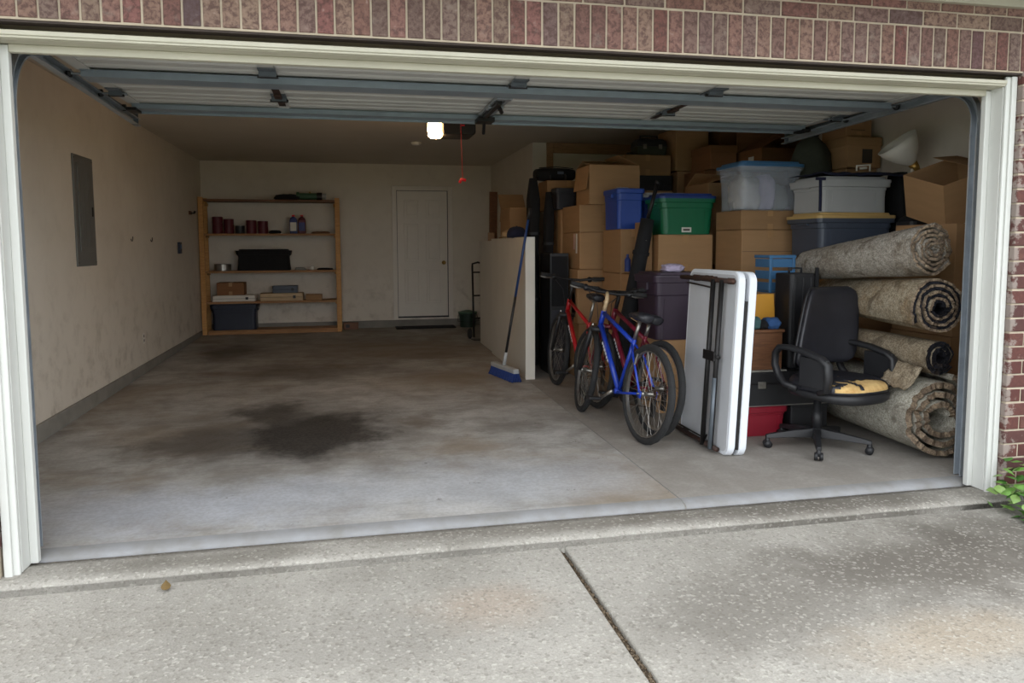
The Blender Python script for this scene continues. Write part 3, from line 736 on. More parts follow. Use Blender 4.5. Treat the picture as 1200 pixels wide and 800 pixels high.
def tote(label, x0, x1, y0, y1, z0, z1, mt, lidm=None, rz=0, name='storage_tote', group=None, taper=.86, clear=False, lid=True, sticker=False, rot=None, rimm=None):
    w_, d_, h_ = x1 - x0, y1 - y0, z1 - z0
    root = thing(name, label, 'storage bin', ((x0 + x1) / 2, (y0 + y1) / 2, z0 + .0005), rot or (0, 0, R(rz)), group)
    lh = .035 if lid else 0.0; H = h_ - lh
    rad = min(.05, w_ * .12)
    def L(k, z_, r=rad): return rr(w_ * k, d_ * k if d_ > w_ * .5 else d_ * k, r, 4, z_)
    rim = .93
    loops = [L(taper, 0), L(taper + .006, .012), L(rim - .035, H * .70), L(rim - .01, H * .715), L(rim, H - .03)]
    m = MB()
    inner = [L(rim - .02, H - .03), L(taper - .015, .01)]
    m.loft(loops + [L(rim, H - .004), L(rim - .02, H - .004)] + inner)
    m.build('body', mt, root, smooth=False)
    MB().loft([L(rim + .001, H - .05), L(.985, H - .045), L(.99, H - .012), L(rim + .02, H - .002), L(rim + .001, H - .002)]).build('rim', rimm or mt, root)
    for sg in (-1, 1):
        bx('handle', rimm or mt, sg * (w_ * .465 + .0) - .018, -.07, H * .78, sg * (w_ * .465) + .018, .07, H - .048, root, .006)
    if not clear:
        for k in (-.3, .3): # vertical stiffening ribs on the front
            q = MB(); ya, yb = -d_ * taper / 2, -d_ * (rim - .035) / 2
            q.add([(w_ * k - .012, ya - .004, .03), (w_ * k + .012, ya - .004, .03), (w_ * k + .012, yb - .004, H * .66), (w_ * k - .012, yb - .004, H * .66), (w_ * k - .014, ya + .01, .03), (w_ * k + .014, ya + .01, .03), (w_ * k + .014, yb + .01, H * .66), (w_ * k - .014, yb + .01, H * .66)],
                  [(0, 1, 2, 3), (0, 3, 7, 4), (1, 5, 6, 2), (3, 2, 6, 7), (0, 4, 5, 1)]); q.build('rib', mt, root)
    if lid:
        MB().loft([L(1.0, H - .012), L(1.005, H), L(1.0, H + .012), L(.97, H + .014), L(.9, H + .016), L(.88, H + .034), L(.80, H + .035)]).build('lid', lidm or mt, root)
    if sticker: bx('sticker', PAPER, -.06, -d_ * (taper + .01) / 2 - .007, .02, .035, -d_ * (taper + .01) / 2 - .004, .065, root); bx('sticker_print', INK, -.045, -d_ * (taper + .01) / 2 - .0078, .035, .02, -d_ * (taper + .01) / 2 - .0071, .05, root)
    return root

def lump(name, label, cat, c, s, mt, seed=0, amp=.18, group=None, fr=2.2, flat=.0, rz=0):
    """a soft heap: cloth, bags"""
    m = MB(); nu, nv = 28, 16; loops = []
    for j in range(nv + 1):
        ph = math.pi * (j + .02) / (nv + .04); l = []
        for i in range(nu):
            th = 2 * math.pi * i / nu
            ex = .75
            d = Vector((math.copysign(abs(math.sin(ph) * math.cos(th)) ** ex, math.cos(th)), math.copysign(abs(math.sin(ph) * math.sin(th)) ** ex, math.sin(th)), -math.copysign(abs(math.cos(ph)) ** ex, math.cos(ph))))
            k = 1 + amp * noise.noise(d * fr + Vector((seed, 0, 0))) + amp * .4 * noise.noise(d * fr * 3 + Vector((0, seed, 0)))
            p = Vector((d.x * s[0] * k, d.y * s[1] * k, d.z * s[2] * k))
            p.z = max(p.z, -s[2] * .82) + s[2] * .82
            l.append(p)
        loops.append(l)
    m.loft(loops); o = m.build(name, mt, None, True); o.location = c; o.rotation_euler = (0, 0, R(rz))
    return tag(o, label, cat, group)

# ------------------------------------------------------------------ things on the wooden shelf
tote('dark navy storage tote on the bottom shelf at the back', -.66, .03, 8.12, 8.46, SH[0], .55, NAVYT, taper=.9)
tote('long black lidded bin on the middle shelf', -.27, .53, 8.14, 8.46, SH[2], 1.36, BLACKF, taper=.95)
def can(label, x, y, z_, r_, h_, mt, lidm=ALLOY, bail=True, group=None):
    root = thing('paint_can', label, 'can', (x, y, z_ + .0005), (0, 0, 0), group)
    MB().lathe([(0, 0), (r_, 0), (r_, .006), (r_ * .98, .008), (r_ * .98, h_ - .012), (r_ * 1.02, h_ - .008), (r_ * 1.02, h_ - .002), (0, h_ - .002)], 24).build('body', mt, root, False)
    MB().lathe([(0, h_ - .002), (r_ * .86, h_ - .002), (r_ * .86, h_ + .003), (r_ * .8, h_ - .0005), (0, h_ - .0005)], 24).build('lid', lidm, root)
    if bail: MB().tube([(r_ * 1.02 * math.cos(R(a)), -r_ * .5 * math.sin(R(a)) * 1.2 - .01, h_ * .75 - r_ * .9 * math.sin(R(a))) for a in range(0, 181, 20)], .002, 6).build('bail', ALLOY, root)
can('tall dark red can at the left end of the upper shelf', -.52, 8.24, SH[3], .075, .25, PAINTRED)
can('dark red can behind the tall one on the upper shelf', -.37, 8.30, SH[3], .075, .22, PAINTRED)
can('short black can between red cans on the upper shelf', -.205, 8.26, SH[3], .07, .12, BLACKP)
can('dark red can right of the short black can', -.04, 8.26, SH[3], .075, .2, PAINTRED)
can('rightmost dark red can of the upper shelf row', .125, 8.28, SH[3], .075, .19, PAINTRED)
can('silver round tin beside the black bin on middle shelf', -.47, 8.28, SH[2], .12, .10, ALLOY, bail=False)
lump('rag', 'crumpled dark rag right of the cans on upper shelf', 'rag', (.30, 8.26, SH[3] - .002), (.09, .06, .03), BLACKF, 3)
def jug(label, x, y, z_, mt, capm, lab):
    root = thing('oil_jug', label, 'bottle', (x, y, z_ + .0005))
    MB().loft([rr(.11 * k, .085 * k, .015, 3, h) for h, k in ((0, .96), (.01, 1), (.20, 1), (.235, .8), (.255, .4), (.26, .36))]).build('body', mt, root)
    MB().lathe([(0, .26), (.022, .26), (.022, .285), (0, .286)], 14).build('cap', capm, root)
    bx('front_label', lab, -.045, -.0445, .04, .045, -.0426, .17, root)
jug('blue bottle with red cap on the upper shelf', .575, 8.23, SH[3], PAINTBL, REDP, PAPER)
jug('red and blue bottle right of the blue one on the upper shelf', .70, 8.25, SH[3], PAINTRED, REDP, PAINTBL)
lump('tool_pouch', 'flat dark pouch at the right of the upper shelf', 'pouch', (.98, 8.25, SH[3] - .002), (.14, .07, .02), DARKWOOD, 8)
carton('small brown box on the white case of the lower shelf', -.55, -.16, 8.15, 8.42, .672, .86, mt=CARD2)
def flatcase(name, label, cat, x0, x1, y0, y1, z0, z1, mt, latch=BLACKP):
    root = thing(name, label, cat, ((x0 + x1) / 2, (y0 + y1) / 2, z0 + .0005))
    w_, d_, h_ = x1 - x0, y1 - y0, z1 - z0
    MB().loft([rr(w_, d_, .02, 3, 0), rr(w_, d_, .02, 3, h_ * .47)]).build('base', mt, root, bevel=.004)
    MB().loft([rr(w_, d_, .02, 3, h_ * .5), rr(w_, d_, .02, 3, h_)]).build('lid', mt, root, bevel=.004)
    bx('seam', latch, -w_ / 2 + .01, -d_ / 2 + .004, h_ * .465, w_ / 2 - .01, d_ / 2 - .004, h_ * .505, root)
    bx('latch', latch, w_ * .3 - .02, -d_ / 2 - .006, h_ * .3, w_ * .3 + .02, -d_ / 2 + .002, h_ * .7, root, .002)
flatcase('flat_case', 'flat white case under the small brown box', 'case', -.62, .0, 8.13, 8.44, SH[1], .668, WHITEP)
flatcase('flat_case', 'flat beige case in the middle of the lower shelf', 'case', .06, .69, 8.14, 8.44, SH[1], .69, PALEWOOD)
flatcase('tool_case', 'small grey case stacked on the flat beige case', 'case', .24, .61, 8.18, 8.4, .692, .80, GREYT)
carton('low tan carton at the right of the lower shelf', .73, .97, 8.16, 8.4, SH[1], .66, tape=False)
lump('glove', 'pale crumpled work glove right of the black bin', 'glove', (.66, 8.22, SH[2] - .002), (.08, .06, .025), CLOTH3, 5)
can('tiny pale tin with brush right of the work glove', .83, 8.24, SH[2], .035, .06, WHITEP, bail=False)
lump('rag', 'flat dark rag at the right end of middle shelf', 'rag', (1.03, 8.24, SH[2] - .002), (.12, .06, .018), BLACKF, 6)
# top of shelf
lump('tool_bag', 'black soft bag lying on top of the shelf', 'bag', (.50, 8.25, SH[4] - .002), (.19, .08, .05), BLACKF, 9)
r0 = thing('lantern', 'green metal lantern case lying on top of the shelf', 'lantern', (.83, 8.25, SH[4] + .0005))
MB().tube([(-.16, 0, .06), (.10, 0, .06)], .05, 16).build('body', GREENIT, r0); MB().tube([(.10, 0, .06), (.18, 0, .06)], .058, 16).build('collar', BLACKP, r0)
MB().tube([(-.2, 0, .065), (-.16, 0, .065)], .062, 16).build('end_cap', GREENIT, r0); MB().tube([(.18, 0, .06), (.24, 0, .06)], .045, 16).build('end_cap', PALET, r0); MB().tube([(.0, 0, .11), (.0, 0, .13)], .014, 10).build('knob', BRASS, r0)

# by the entry door
r0 = thing('pail', 'dark green lidded pail beside the entry door', 'pail', (3.26, 8.30, fz(8.3) + .001))
MB().lathe([(0, 0), (.12, 0), (.14, .2), (.15, .21), (.15, .225), (0, .225)], 24).build('body', mat('dark_green_plastic', srgb(36, 58, 48), .5), r0); MB().lathe([(0, .226), (.155, .226), (.155, .245), (.03, .275), (0, .276)], 24).build('lid', GREENIT, r0)
MB().tube([(-.15, 0, .2), (-.17, -.05, .1), (0, -.165, .09), (.17, -.05, .1), (.15, 0, .2)], .005, 6).build('handle', BLACKM, r0)
r0 = thing('block', 'dark wooden block on the floor right of the shelving unit', 'block', (1.40, 8.38, fz(8.38) + .001))
bx('block_body', DARKWOOD, -.115, -.05, 0, .115, .05, .11, r0, .004); bx('nail_plate', BLACKM, -.08, -.052, .03, -.02, -.05, .08, r0)

# ------------------------------------------------------------------ white panels, broom, boards
r0 = thing('insulated_panel', 'tall white panel slab standing on edge beside the stack of boxes', 'panel', (3.115, 3.64, fz(3.64) + .002))
bx('face_sheet', PANELW, 0, 0, 0, .006, 1.82, 1.44, r0, .002); bx('core', PANELW, .006, .004, .004, .088, 1.81, 1.436, r0, .002); bx('face_sheet', PANELW, .088, 0, 0, .094, 1.82, 1.44, r0, .002)
bx('edge_strip', WHITEP, -.002, -.004, 0, .096, -.0005, 1.44, r0)
o = MB().box(0, 0, 0, .03, .95, 1.40).build('white_board', PANELW, None, bevel=.003); o.location = (3.14, 5.48, fz(5.48) + .002); tag(o, 'thin off-white board standing behind the big white panel', 'board')
m = MB(); m.box(0, 0, 0, .11, .03, 2.06); o = m.build('wood_plank', DARKWOOD, None, bevel=.003); o.location = (3.26, 6.42, fz(6.4) + .006); o.rotation_euler = (R(-1), R(1), R(8)); tag(o, 'tall brown wooden plank standing behind the white panel', 'plank')
m = MB(); m.box(0, 0, 0, .09, .03, 1.5); o = m.build('wood_plank', BEAM, None, bevel=.003); o.location = (3.22, 6.30, fz(6.4) + .006); o.rotation_euler = (R(-1), R(.5), R(-5)); tag(o, 'shorter brown plank in front of the tall brown plank', 'plank')
# hand truck
r0 = thing('hand_truck', 'black metal hand truck standing behind the white panel', 'hand truck', (3.19, 6.78, fz(6.78) + .002), (0, 0, R(8)))
for s in (-.085, .085): MB().tube([(s, .0, .03), (s, .02, .5), (s, .05, 1.02)], .014, 10).build('rail', BLACKM, r0, True)
MB().tube([(-.085, .05, 1.02), (-.08, .06, 1.07), (0, .065, 1.09), (.08, .06, 1.07), (.085, .05, 1.02)], .014, 10).build('handle', BLACKM, r0, True)
for z_ in (.3, .62, .95): MB().tube([(-.085, .03 * z_ + .0, z_), (.085, .03 * z_, z_)], .011, 8).build('crossbar', BLACKM, r0)
bx('toe_plate', BLACKM, -.13, -.16, .0, .13, .0, .008, r0, .002)
for s in (-.125, .125): MB().lathe([(0, -.02), (.06, -.02), (.075, -.01), (.075, .01), (.06, .02), (0, .02)], 20, Matrix.Translation((s, .07, .076)) @ Matrix.Rotation(R(90), 4, 'Y')).build('wheel', RUBBER, r0, True)
# push broom
r0 = thing('push_broom', 'push broom with blue bristles leaning against the white panel', 'broom', (2.93, 3.80, fz(3.8) + .001), (0, 0, R(12)))
MB().loft([rr(.07 * k, .60 * j, .02, 3, z_) for z_, k, j in ((.085, 1, 1), (.12, 1, 1), (.13, .85, .98))]).build('block', PALET, r0, bevel=.004)
random.seed(5)
for half in range(2):
    m = MB()
    for i in range(11):
        for j in range(4):
            yb = -.285 + half * .285 + i * .0265 + .008; xb = -.026 + j * .0173
            sx = (xb) * .9 + random.uniform(-.006, .006); sy = (yb) * .06 + random.uniform(-.005, .005)
            m.tube([(xb, yb, .086), (xb + sx * .4, yb + sy * .4, .04), (xb + sx, yb + sy, 0)], [.010, .012, .012], 5)
    m.build('bristles', BROOMB, r0)
q0 = Vector((.0, .02, .12)); Mi = Matrix.Rotation(R(-12), 3, 'Z')
top = Mi @ Vector((3.15 - 2.93, 3.585 - 3.80, 1.72)); 
MB().tube([q0, q0.lerp(top, .09)], .02, 12).build('socket', PALET, r0, True)
MB().tube([q0.lerp(top, .08), q0.lerp(top, .45)], .0135, 12).build('handle_lower', BLACKP, r0, True)
MB().tube([q0.lerp(top, .45), q0.lerp(top, .93)], .0132, 12).build('handle', BROOMH, r0, True)
MB().tube([q0.lerp(top, .93), top], .016, 12).build('grip', BLACKP, r0, True)

# ------------------------------------------------------------------ stacked boxes (left column, far column)
G1 = 'cardboard boxes stacked along the right side'
S = lambda *a: a
carton('large brown carton at the base of the left stack behind the red bicycle', 3.66, 4.22, 3.6, 4.18, fz(3.6), .60, group=G1)
r0 = carton('carton with a torn hole showing green contents behind the red bicycle', 3.64, 4.2, 3.58, 4.18, .602, 1.15, group=G1, sticker=[S('l', -.24, .06, -.1, .36, INK), S('l', -.22, .10, -.12, .30, GREENIT)])
carton('brown carton with white paper labels on its side in the left stack', 3.668, 4.2, 3.6, 4.2, 1.152, 1.524, group=G1, sticker=[S('l', -.22, .16, -.17, .36, PAPER), S('l', -.14, .20, -.09, .36, mat('pink_label', srgb(214, 176, 160), .7))])
carton('brown carton under the open box on top of the left stack', 3.665, 4.2, 3.6, 4.2, 1.526, 1.80, group=G1)
carton('open topped brown carton crowning the left stack beside the blue tote', 3.74, 4.27, 3.52, 3.95, 1.802, 2.19, group=G1, open_=[('y', 1, -72), ('x', -1, 172), ('x', 1, -66), ('y', -1, -80)], sticker=[S('l', -.05, .26, .02, .31, INK)])
carton('lower carton of the rear left column', 3.655, 4.2, 4.24, 4.88, fz(4.2), .62, group=G1)
carton('middle carton of the rear left column', 3.65, 4.2, 4.24, 4.88, .622, 1.2, group=G1)
carton('upper carton of the rear left column below the charcoal bin', 3.655, 4.2, 4.24, 4.88, 1.202, 1.785, group=G1)
carton('square carton carrying the black duffel bag', 3.57, 4.08, 4.50, 4.9, 1.787, 2.12, group=G1)
tote('small charcoal bin in front of the carton under the duffel bag', 3.6, 3.86, 4.25, 4.48, 1.787, 2.02, DARKT, lid=False)
def duffel(x, y, z_):
    r0 = thing('duffel_bag', 'black duffel bag lying on the far left carton stack', 'bag', (x, y, z_ + .001))
    m = MB(); loops = []
    for i in range(13):
        u = i / 12; k = .55 + .45 * math.sin(math.pi * min(max(u * .9 + .05, 0), 1)) ** .35
        xx = -.22 + .44 * u
        loops.append([Vector((xx, .15 * k * math.cos(a) , .075 + .075 * k * math.copysign(abs(math.sin(a)) ** .6, math.sin(a)))) for a in [2 * math.pi * j / 20 for j in range(20)]])
    m.loft(loops); m.build('body', BLACKF, r0, True)
    for s in (-.09, .09): MB().tube([(s, -.12, .09), (s, -.155, .05), (s, -.15, .01)], .012, 6).build('strap', BLACKP, r0)
    bx('patch', GREYT, -.0, -.153, .07, .07, -.147, .10, r0)
    MB().tube([(-.2, -.09, .14), (0, -.10, .155), (.2, -.09, .14)], .006, 6).build('zip', BLACKP, r0)
duffel(3.70, 4.68, 2.122)
# tall black bags standing left of the boxes
def tallbag(name, label, x, y, z1, wx, wy, rot=(0, 0, 0), z0=None):
    z0 = fz(y) + .002 if z0 is None else z0
    r0 = thing(name, label, 'bag', (x, y, z0), rot)
    h = z1 - z0; loops = []
    for i in range(19):
        t = i / 18; k = 1 + .06 * math.sin(t * 17 + x * 9)
        if t > .9: k *= 1 - (t - .9) * 4
        loops.append([Vector((p.x + .006 * math.sin(t * 9), p.y, h * t)) for p in rr(wx * k, wy * k, min(wx, wy) * .3 * k, 4)])
    MB().loft(loops).build('body', BLACKF, r0, True)
    for t in (.35, .7): MB().loft([rr(wx * 1.09, wy * 1.09, min(wx, wy) * .3, 4, h * t), rr(wx * 1.09, wy * 1.09, min(wx, wy) * .3, 4, h * t + .03)]).build('strap', BLACKP, r0)
    return r0
tallbag('folded_canopy_bag', 'tall black bagged canopy standing left of the boxes', 3.41, 4.52, 2.14, .13, .15)
tallbag('folded_chair_bag', 'slimmer black bagged chair beside the tall canopy bag', 3.55, 4.37, 1.98, .10, .12)
r0 = thing('tall_cabinet', 'black box shaped cabinet standing beside the tall black bags', 'cabinet', (3.52, 4.02, fz(4) + .002))
bx('body', BLACKP, -.10, -.2, 0, .10, .2, 1.27, r0, .006); bx('front_grille', BLACKF, -.085, -.208, .72, .085, -.2, 1.24, r0, .004); bx('lower_door', DARKT, -.085, -.206, .04, .085, -.2, .68, r0, .004)
# small box and cap on top of the panel
carton('plain carton supporting the small box behind the white panel', 3.24, 3.60, 4.98, 5.60, fz(5), 1.50, group=G1)
carton('small open carton on top behind the white panel', 3.25, 3.58, 4.98, 5.55, 1.502, 1.84, group=G1, open_=[('y', 1, 40), ('x', 1, 60), ('y', -1, 175), ('x', -1, 176)])
r0 = thing('ball_cap', 'navy blue cap lying on top of the white panel', 'cap', (3.17, 4.28, 1.4795 + .0), (0, 0, R(200)))
m = MB(); m.lathe([(.105, .0), (.108, .03), (.10, .07), (.075, .105), (.035, .12), (0, .122)], 24); m.build('crown', NAVYC, r0, True)
m = MB(); m.loft([[Vector((.10 * math.cos(a) * k, .06 + (.12 * math.sin(a)) * k, .012 - .012 * k * k)) for a in [math.pi * j / 12 for j in range(13)]] for k in (1.0, .5, .05)], cap=False, closed=False); m.build('brim', NAVYC, r0, True, solid=.004)
MB().lathe([(0, .12), (.01, .121), (.008, .128), (0, .129)], 10).build('button', NAVYC, r0)
lump('plastic_bag', 'tan crumpled paper bag left of the navy cap', 'bag', (3.16, 4.62, 1.478), (.08, .13, .05), PALEWOOD, 12)

# middle columns
carton('base carton below the blue totes', 3.88, 4.12, 3.0, 3.5, fz(3), .57, group=G1)
carton('middle carton of the column below the blue tote', 3.88, 4.12, 3.0, 3.5, .572, 1.13, group=G1)
carton('brown carton directly under the tall blue tote', 3.865, 4.12, 2.96, 3.45, 1.132, 1.542, group=G1)
carton('carton under the darker blue tote behind the green tote', 4.15, 4.7, 3.2, 3.56, 1.132, 1.5, group=G1)
carton('low carton behind the green tote column', 4.21, 4.72, 3.2, 3.57, fz(3.2), 1.13, group=G1)
tote('bright blue tote standing on cartons left of the green tote', 3.84, 4.125, 3.0, 3.42, 1.544, 1.925, BLUET, BLUELID, lid=False)
o = lump('crumpled_paper', 'pale crumpled paper poking out of the bright blue tote', 'paper', (3.96, 3.2, 1.80), (.09, .12, .08), CLOTH1, 4)
tote('darker blue tote behind the green tote', 4.17, 4.68, 3.2, 3.5, 1.502, 1.90, BLUET, PALET)
o = MB().tube([(0, 0, 0), (0, 0, .11), (0, 0, .135), (0, 0, .16)], [.028, .028, .012, .012], 14).build('bottle', BLUELID); o.location = (3.92, 2.925, 1.15 + .0); 
tag(o, 'small dark blue bottle in front of the carton under the blue tote', 'bottle')
sh = carton('upright narrow carton behind the black umbrella bag', 3.995, 4.11, 2.80, 2.945, 1.132, 1.60, group=G1, tape=False)
carton('support carton below the narrow carton and the bottle', 3.88, 4.11, 2.70, 2.985, fz(2.7), 1.13, group=G1)
carton('wide light brown carton under the green tote', 4.125, 4.66, 2.7, 3.09, 1.147, 1.486, group=G1)
carton('carton under the wide light brown carton', 4.13, 4.66, 2.7, 3.1, .60, 1.145, group=G1)
carton('bottom carton under the green tote column', 4.13, 4.66, 2.7, 3.1, fz(2.7), .598, group=G1)
tote('green tote with dark blue lid and white sticker', 4.13, 4.70, 2.69, 3.08, 1.488, 1.86, GREENT, BLUELID, sticker=True, taper=.84)
# clear tote column
carton('bottom carton under the clear tote column', 4.69, 5.22, 2.2, 2.66, fz(2.2), .56, group=G1)
carton('second carton from the floor under the clear tote', 4.69, 5.22, 2.2, 2.66, .562, 1.13, group=G1)
carton('wide light brown carton second below the clear tote', 4.668, 5.205, 2.2, 2.66, 1.132, 1.52, group=G1, sticker=[S('f', -.265, .20, .265, .203, INK)])
carton('flat carton directly under the clear tote', 4.645, 5.195, 2.18, 2.62, 1.522, 1.683, group=G1)
tote('clear plastic tote with light blue lid and folded clothes inside', 4.62, 5.24, 2.16, 2.62, 1.685, 2.10, CLEARP, LIGHTBLUE, clear=True)
lump('folded_clothes', 'white folded clothes inside the clear tote at left', 'clothes', (4.78, 2.38, 1.695), (.12, .13, .16), CLOTH1, 21, .25)
lump('folded_clothes', 'lilac folded clothes inside the clear tote in the middle', 'clothes', (4.95, 2.36, 1.695), (.07, .14, .17), CLOTH2, 22, .12)
lump('folded_clothes', 'grey folded clothes inside the clear tote at right', 'clothes', (5.08, 2.39, 1.695), (.085, .13, .12), CLOTH3, 23, .25)
# far upper boxes
G2 = 'boxes piled near the ceiling'
carton('bottom carton of the far stack below the black tool box', 4.3, 4.85, 4.0, 4.6, fz(4), 1.0, group=G2)
carton('upper carton of the far stack below the flat black case', 4.3, 4.85, 4.0, 4.6, 1.002, 1.98, group=G2)
flatcase('game_case', 'flat black printed case between far upper cartons', 'case', 4.40, 4.84, 3.98, 4.5, 1.982, 2.14, BLACKP)
carton('low carton near the ceiling carrying the black toolbox', 4.3, 4.83, 4.02, 4.5, 2.145, 2.362, group=G2, mt=CARD)
def toolbox():
    r0 = thing('tool_box', 'black tool box with green tray on the far upper carton', 'tool box', (4.655, 4.22, 2.3645))
    MB().loft([rr(.33, .2, .02, 3, 0), rr(.35, .22, .02, 3, .10)]).build('base', OLIVE, r0); MB().loft([rr(.355, .225, .02, 3, .102), rr(.34, .21, .02, 3, .16), rr(.28, .15, .02, 3, .19)]).build('lid', BLACKP, r0)
    MB().tube([(-.1, 0, .185), (-.1, 0, .225), (.1, 0, .225), (.1, 0, .185)], .01, 8).build('handle', BLACKP, r0)
    for s in (-.09, .09): bx('latch', ALLOY, s - .02, -.118, .075, s + .02, -.111, .125, r0, .002)
toolbox()
MB().lathe([(0, 0), (.05, 0), (.04, .03), (.0, .032)], 12).build('spool', BLACKP).location = (4.40, 4.12, 2.3645); tag(bpy.data.objects['spool'], 'small black spool left of the tool box', 'spool')
carton('wide bottom carton at the far right of the pile', 4.88, 5.88, 4.0, 4.6, fz(4), 1.1, group=G2)
carton('wide carton below the tall ceiling carton at the far right', 4.9, 5.86, 4.0, 4.6, 1.102, 2.19, group=G2)
carton('tall brown carton almost touching the ceiling', 4.885, 5.27, 4.02, 4.5, 2.2, 2.66, group=G2, mt=CARD, sticker=[S('f', -.17, .25, -.03, .36, TAPE)])
carton('reddish brown carton right of the tall ceiling carton', 5.29, 5.56, 4.04, 4.5, 2.2, 2.48, group=G2, mt=CARD2)
carton('reddish carton near the ceiling above the clear tote', 5.4, 5.9, 4.02, 4.5, 2.482, 2.66, group=G2, mt=CARD2)
carton('dark carton standing behind the clear tote', 4.78, 5.3, 3.0, 3.5, fz(3), 1.2, group=G2, mt=CARD2)
carton('brown carton with slanted flap behind the clear tote', 4.76, 5.26, 3.0, 3.5, 1.202, 1.98, group=G2, open_=[('y', -1, -84), ('x', -1, -70), ('x', 1, -76), ('y', 1, -60)])
carton('dark carton in the far corner behind the clear tote', 5.3, 5.85, 3.0, 3.5, fz(3), 1.3, group=G2, mt=CARD2)
carton('upper dark carton in the far corner', 5.3, 5.85, 3.0, 3.5, 1.302, 2.08, group=G2, mt=CARD2)
carton('reddish lidded file box above the clear tote', 4.99, 5.28, 3.42, 3.85, 2.16, 2.40, group=G2, mt=CARD2, lid=True, name='file_box', handle=True)
carton('carton stack holding the reddish file box', 4.97, 5.29, 3.52, 3.98, fz(3.5), 2.158, group=G2, mt=CARD2)
carton('dark open carton with white label above the clear tote', 5.32, 5.84, 3.02, 3.5, 2.082, 2.33, group=G2, mt=CARD2, open_=[('y', 1, 4), ('x', 1, -40), ('x', -1, -60), ('y', -1, 172)], sticker=[S('l', -.1, .05, .0, .18, PAPER)])

# right side totes
carton('bottom carton under the grey totes', 5.24, 5.76, 1.68, 2.14, fz(1.7), .66, group=G2)
carton('upper carton under the grey totes', 5.24, 5.76, 1.68, 2.14, .662, 1.298, group=G2)
tote('dark grey blue tote with tan lid behind the carpet rolls', 5.0, 5.72, 1.62, 2.10, 1.30, 1.645, GREYT, TANLID, taper=.88)
tote('pale grey tote stacked on the dark grey blue tote', 5.02, 5.68, 1.64, 2.10, 1.647, 1.93, PALET, PALET, taper=.9)
m = MB(); rows = []
for i in range(25):
    x = 5.03 + .72 * i / 24
    rows.append([Vector((x, y, 1.937 + .016 * (1 + noise.noise(Vector((x * 9, y * 9, 0)))) + (0 if y > 1.62 else -.05 * (1.62 - y) / .05))) for y in [1.60 + .48 * j / 14 for j in range(15)]])
m.loft(rows, cap=False, closed=False); o = m.build('jacket', NAVYC, None, True, solid=.006); tag(o, 'navy blue cloth draped over the pale grey tote', 'cloth')
r0 = thing('wire_bracket', 'small white wire bracket lying on the navy cloth', 'bracket', (5.44, 1.70, 1.978))
MB().tube([(-.06, 0, 0), (-.06, 0, .04), (.06, 0, .05), (.06, 0, .0)], .008, 8).build('wire_frame', WHITEP, r0, True); MB().tube([(-.03, 0, .02), (.03, 0, .025)], .01, 8).build('crossbar', WHITEP, r0, True)
m = MB(); m.tube([(0, 0, 0), (0, -.005, -.12), (.004, 0, -.25)], .012, 8); m.box(-.04, -.012, -.01, .04, .006, .012); o = m.build('clamp_bar', NAVYC); o.location = (4.985, 1.595, 1.90); tag(o, 'dark clamp hanging down the corner of the pale grey tote', 'clamp')
tallbag('black_bin_bag', 'flat black garbage bag standing right of the pale grey tote', 5.84, 1.80, 1.98, .13, .25)
carton('carton supporting the olive sack', 5.25, 5.6, 2.2, 2.68, fz(2.2), 1.0, group=G2, mt=CARD2)
carton('upper carton supporting the olive sack', 5.26, 5.6, 2.2, 2.68, 1.002, 1.93, group=G2, mt=CARD2)
def sack():
    r0 = thing('sack', 'dark olive sack standing on cartons near the ceiling track', 'sack', (5.41, 2.36, 1.932))
    loops = []
    for t, k in ((0, .85), (.06, 1), (.3, 1.02), (.6, .9), (.8, .66), (.9, .4), (.96, .3), (1, .36)):
        loops.append([Vector((.19 * k * math.cos(a) * (1 + .06 * math.sin(5 * a + t * 6)), .14 * k * math.sin(a) * (1 + .06 * math.cos(4 * a)), .43 * t)) for a in [2 * math.pi * j / 26 for j in range(26)]])
    MB().loft(loops).build('body', OLIVE, r0, True); MB().lathe([(.05, .405), (.062, .41), (.062, .425), (.05, .43)], 16).build('tie', BLACKP, r0)
sack()
carton('carton stack at the right wall behind the floor lamp', 5.62, 5.93, 2.16, 2.7, fz(2.2), 2.05, group=G2)
carton('square carton with dark print near the right wall', 5.60, 5.93, 2.12, 2.6, 2.052, 2.315, group=G2, sticker=[S('f', -.02, .04, .08, .16, INK)], tape=False, lid=True)
carton('small carton on top next to the right wall', 5.61, 5.86, 2.16, 2.5, 2.317, 2.47, group=G2, sticker=[S('f', -.08, .06, .06, .065, INK)])
# torchiere lamp
r0 = thing('floor_lamp', 'white torchiere floor lamp with bowl shade tipped against the right wall', 'lamp', (5.70, 1.47, fz(1.4) + .002))
MB().lathe([(0, 0), (.11, 0), (.11, .02), (.03, .035), (0, .036)], 24).build('base', WHITEP, r0, True)
MB().tube([(0, 0, .03), (.0, 0, 1.0), (.0, .0, 1.96)], .014, 12).build('pole', WHITEP, r0, True)
q = Matrix.Translation((.0, .0, 2.0)) @ Matrix.Rotation(R(-37), 4, 'Y') @ Matrix.Rotation(R(-9), 4, 'X')
m = MB(); m.lathe([(.028, .0), (.045, .015), (.09, .07), (.13, .14), (.155, .21), (.151, .21), (.126, .14), (.086, .07), (.04, .02), (.0, .01)], 36, q); m.build('shade', LAMPS, r0, True)
MB().lathe([(0, -.07), (.02, -.07), (.03, -.04), (.036, .0), (.0, .005)], 16, q).build('socket', BRASS, r0, True)
MB().tube([(.01, .0, 1.97), (.04, -.03, 1.95), (.045, -.05, 1.89)], .006, 6).build('switch_cord', BRASS, r0)
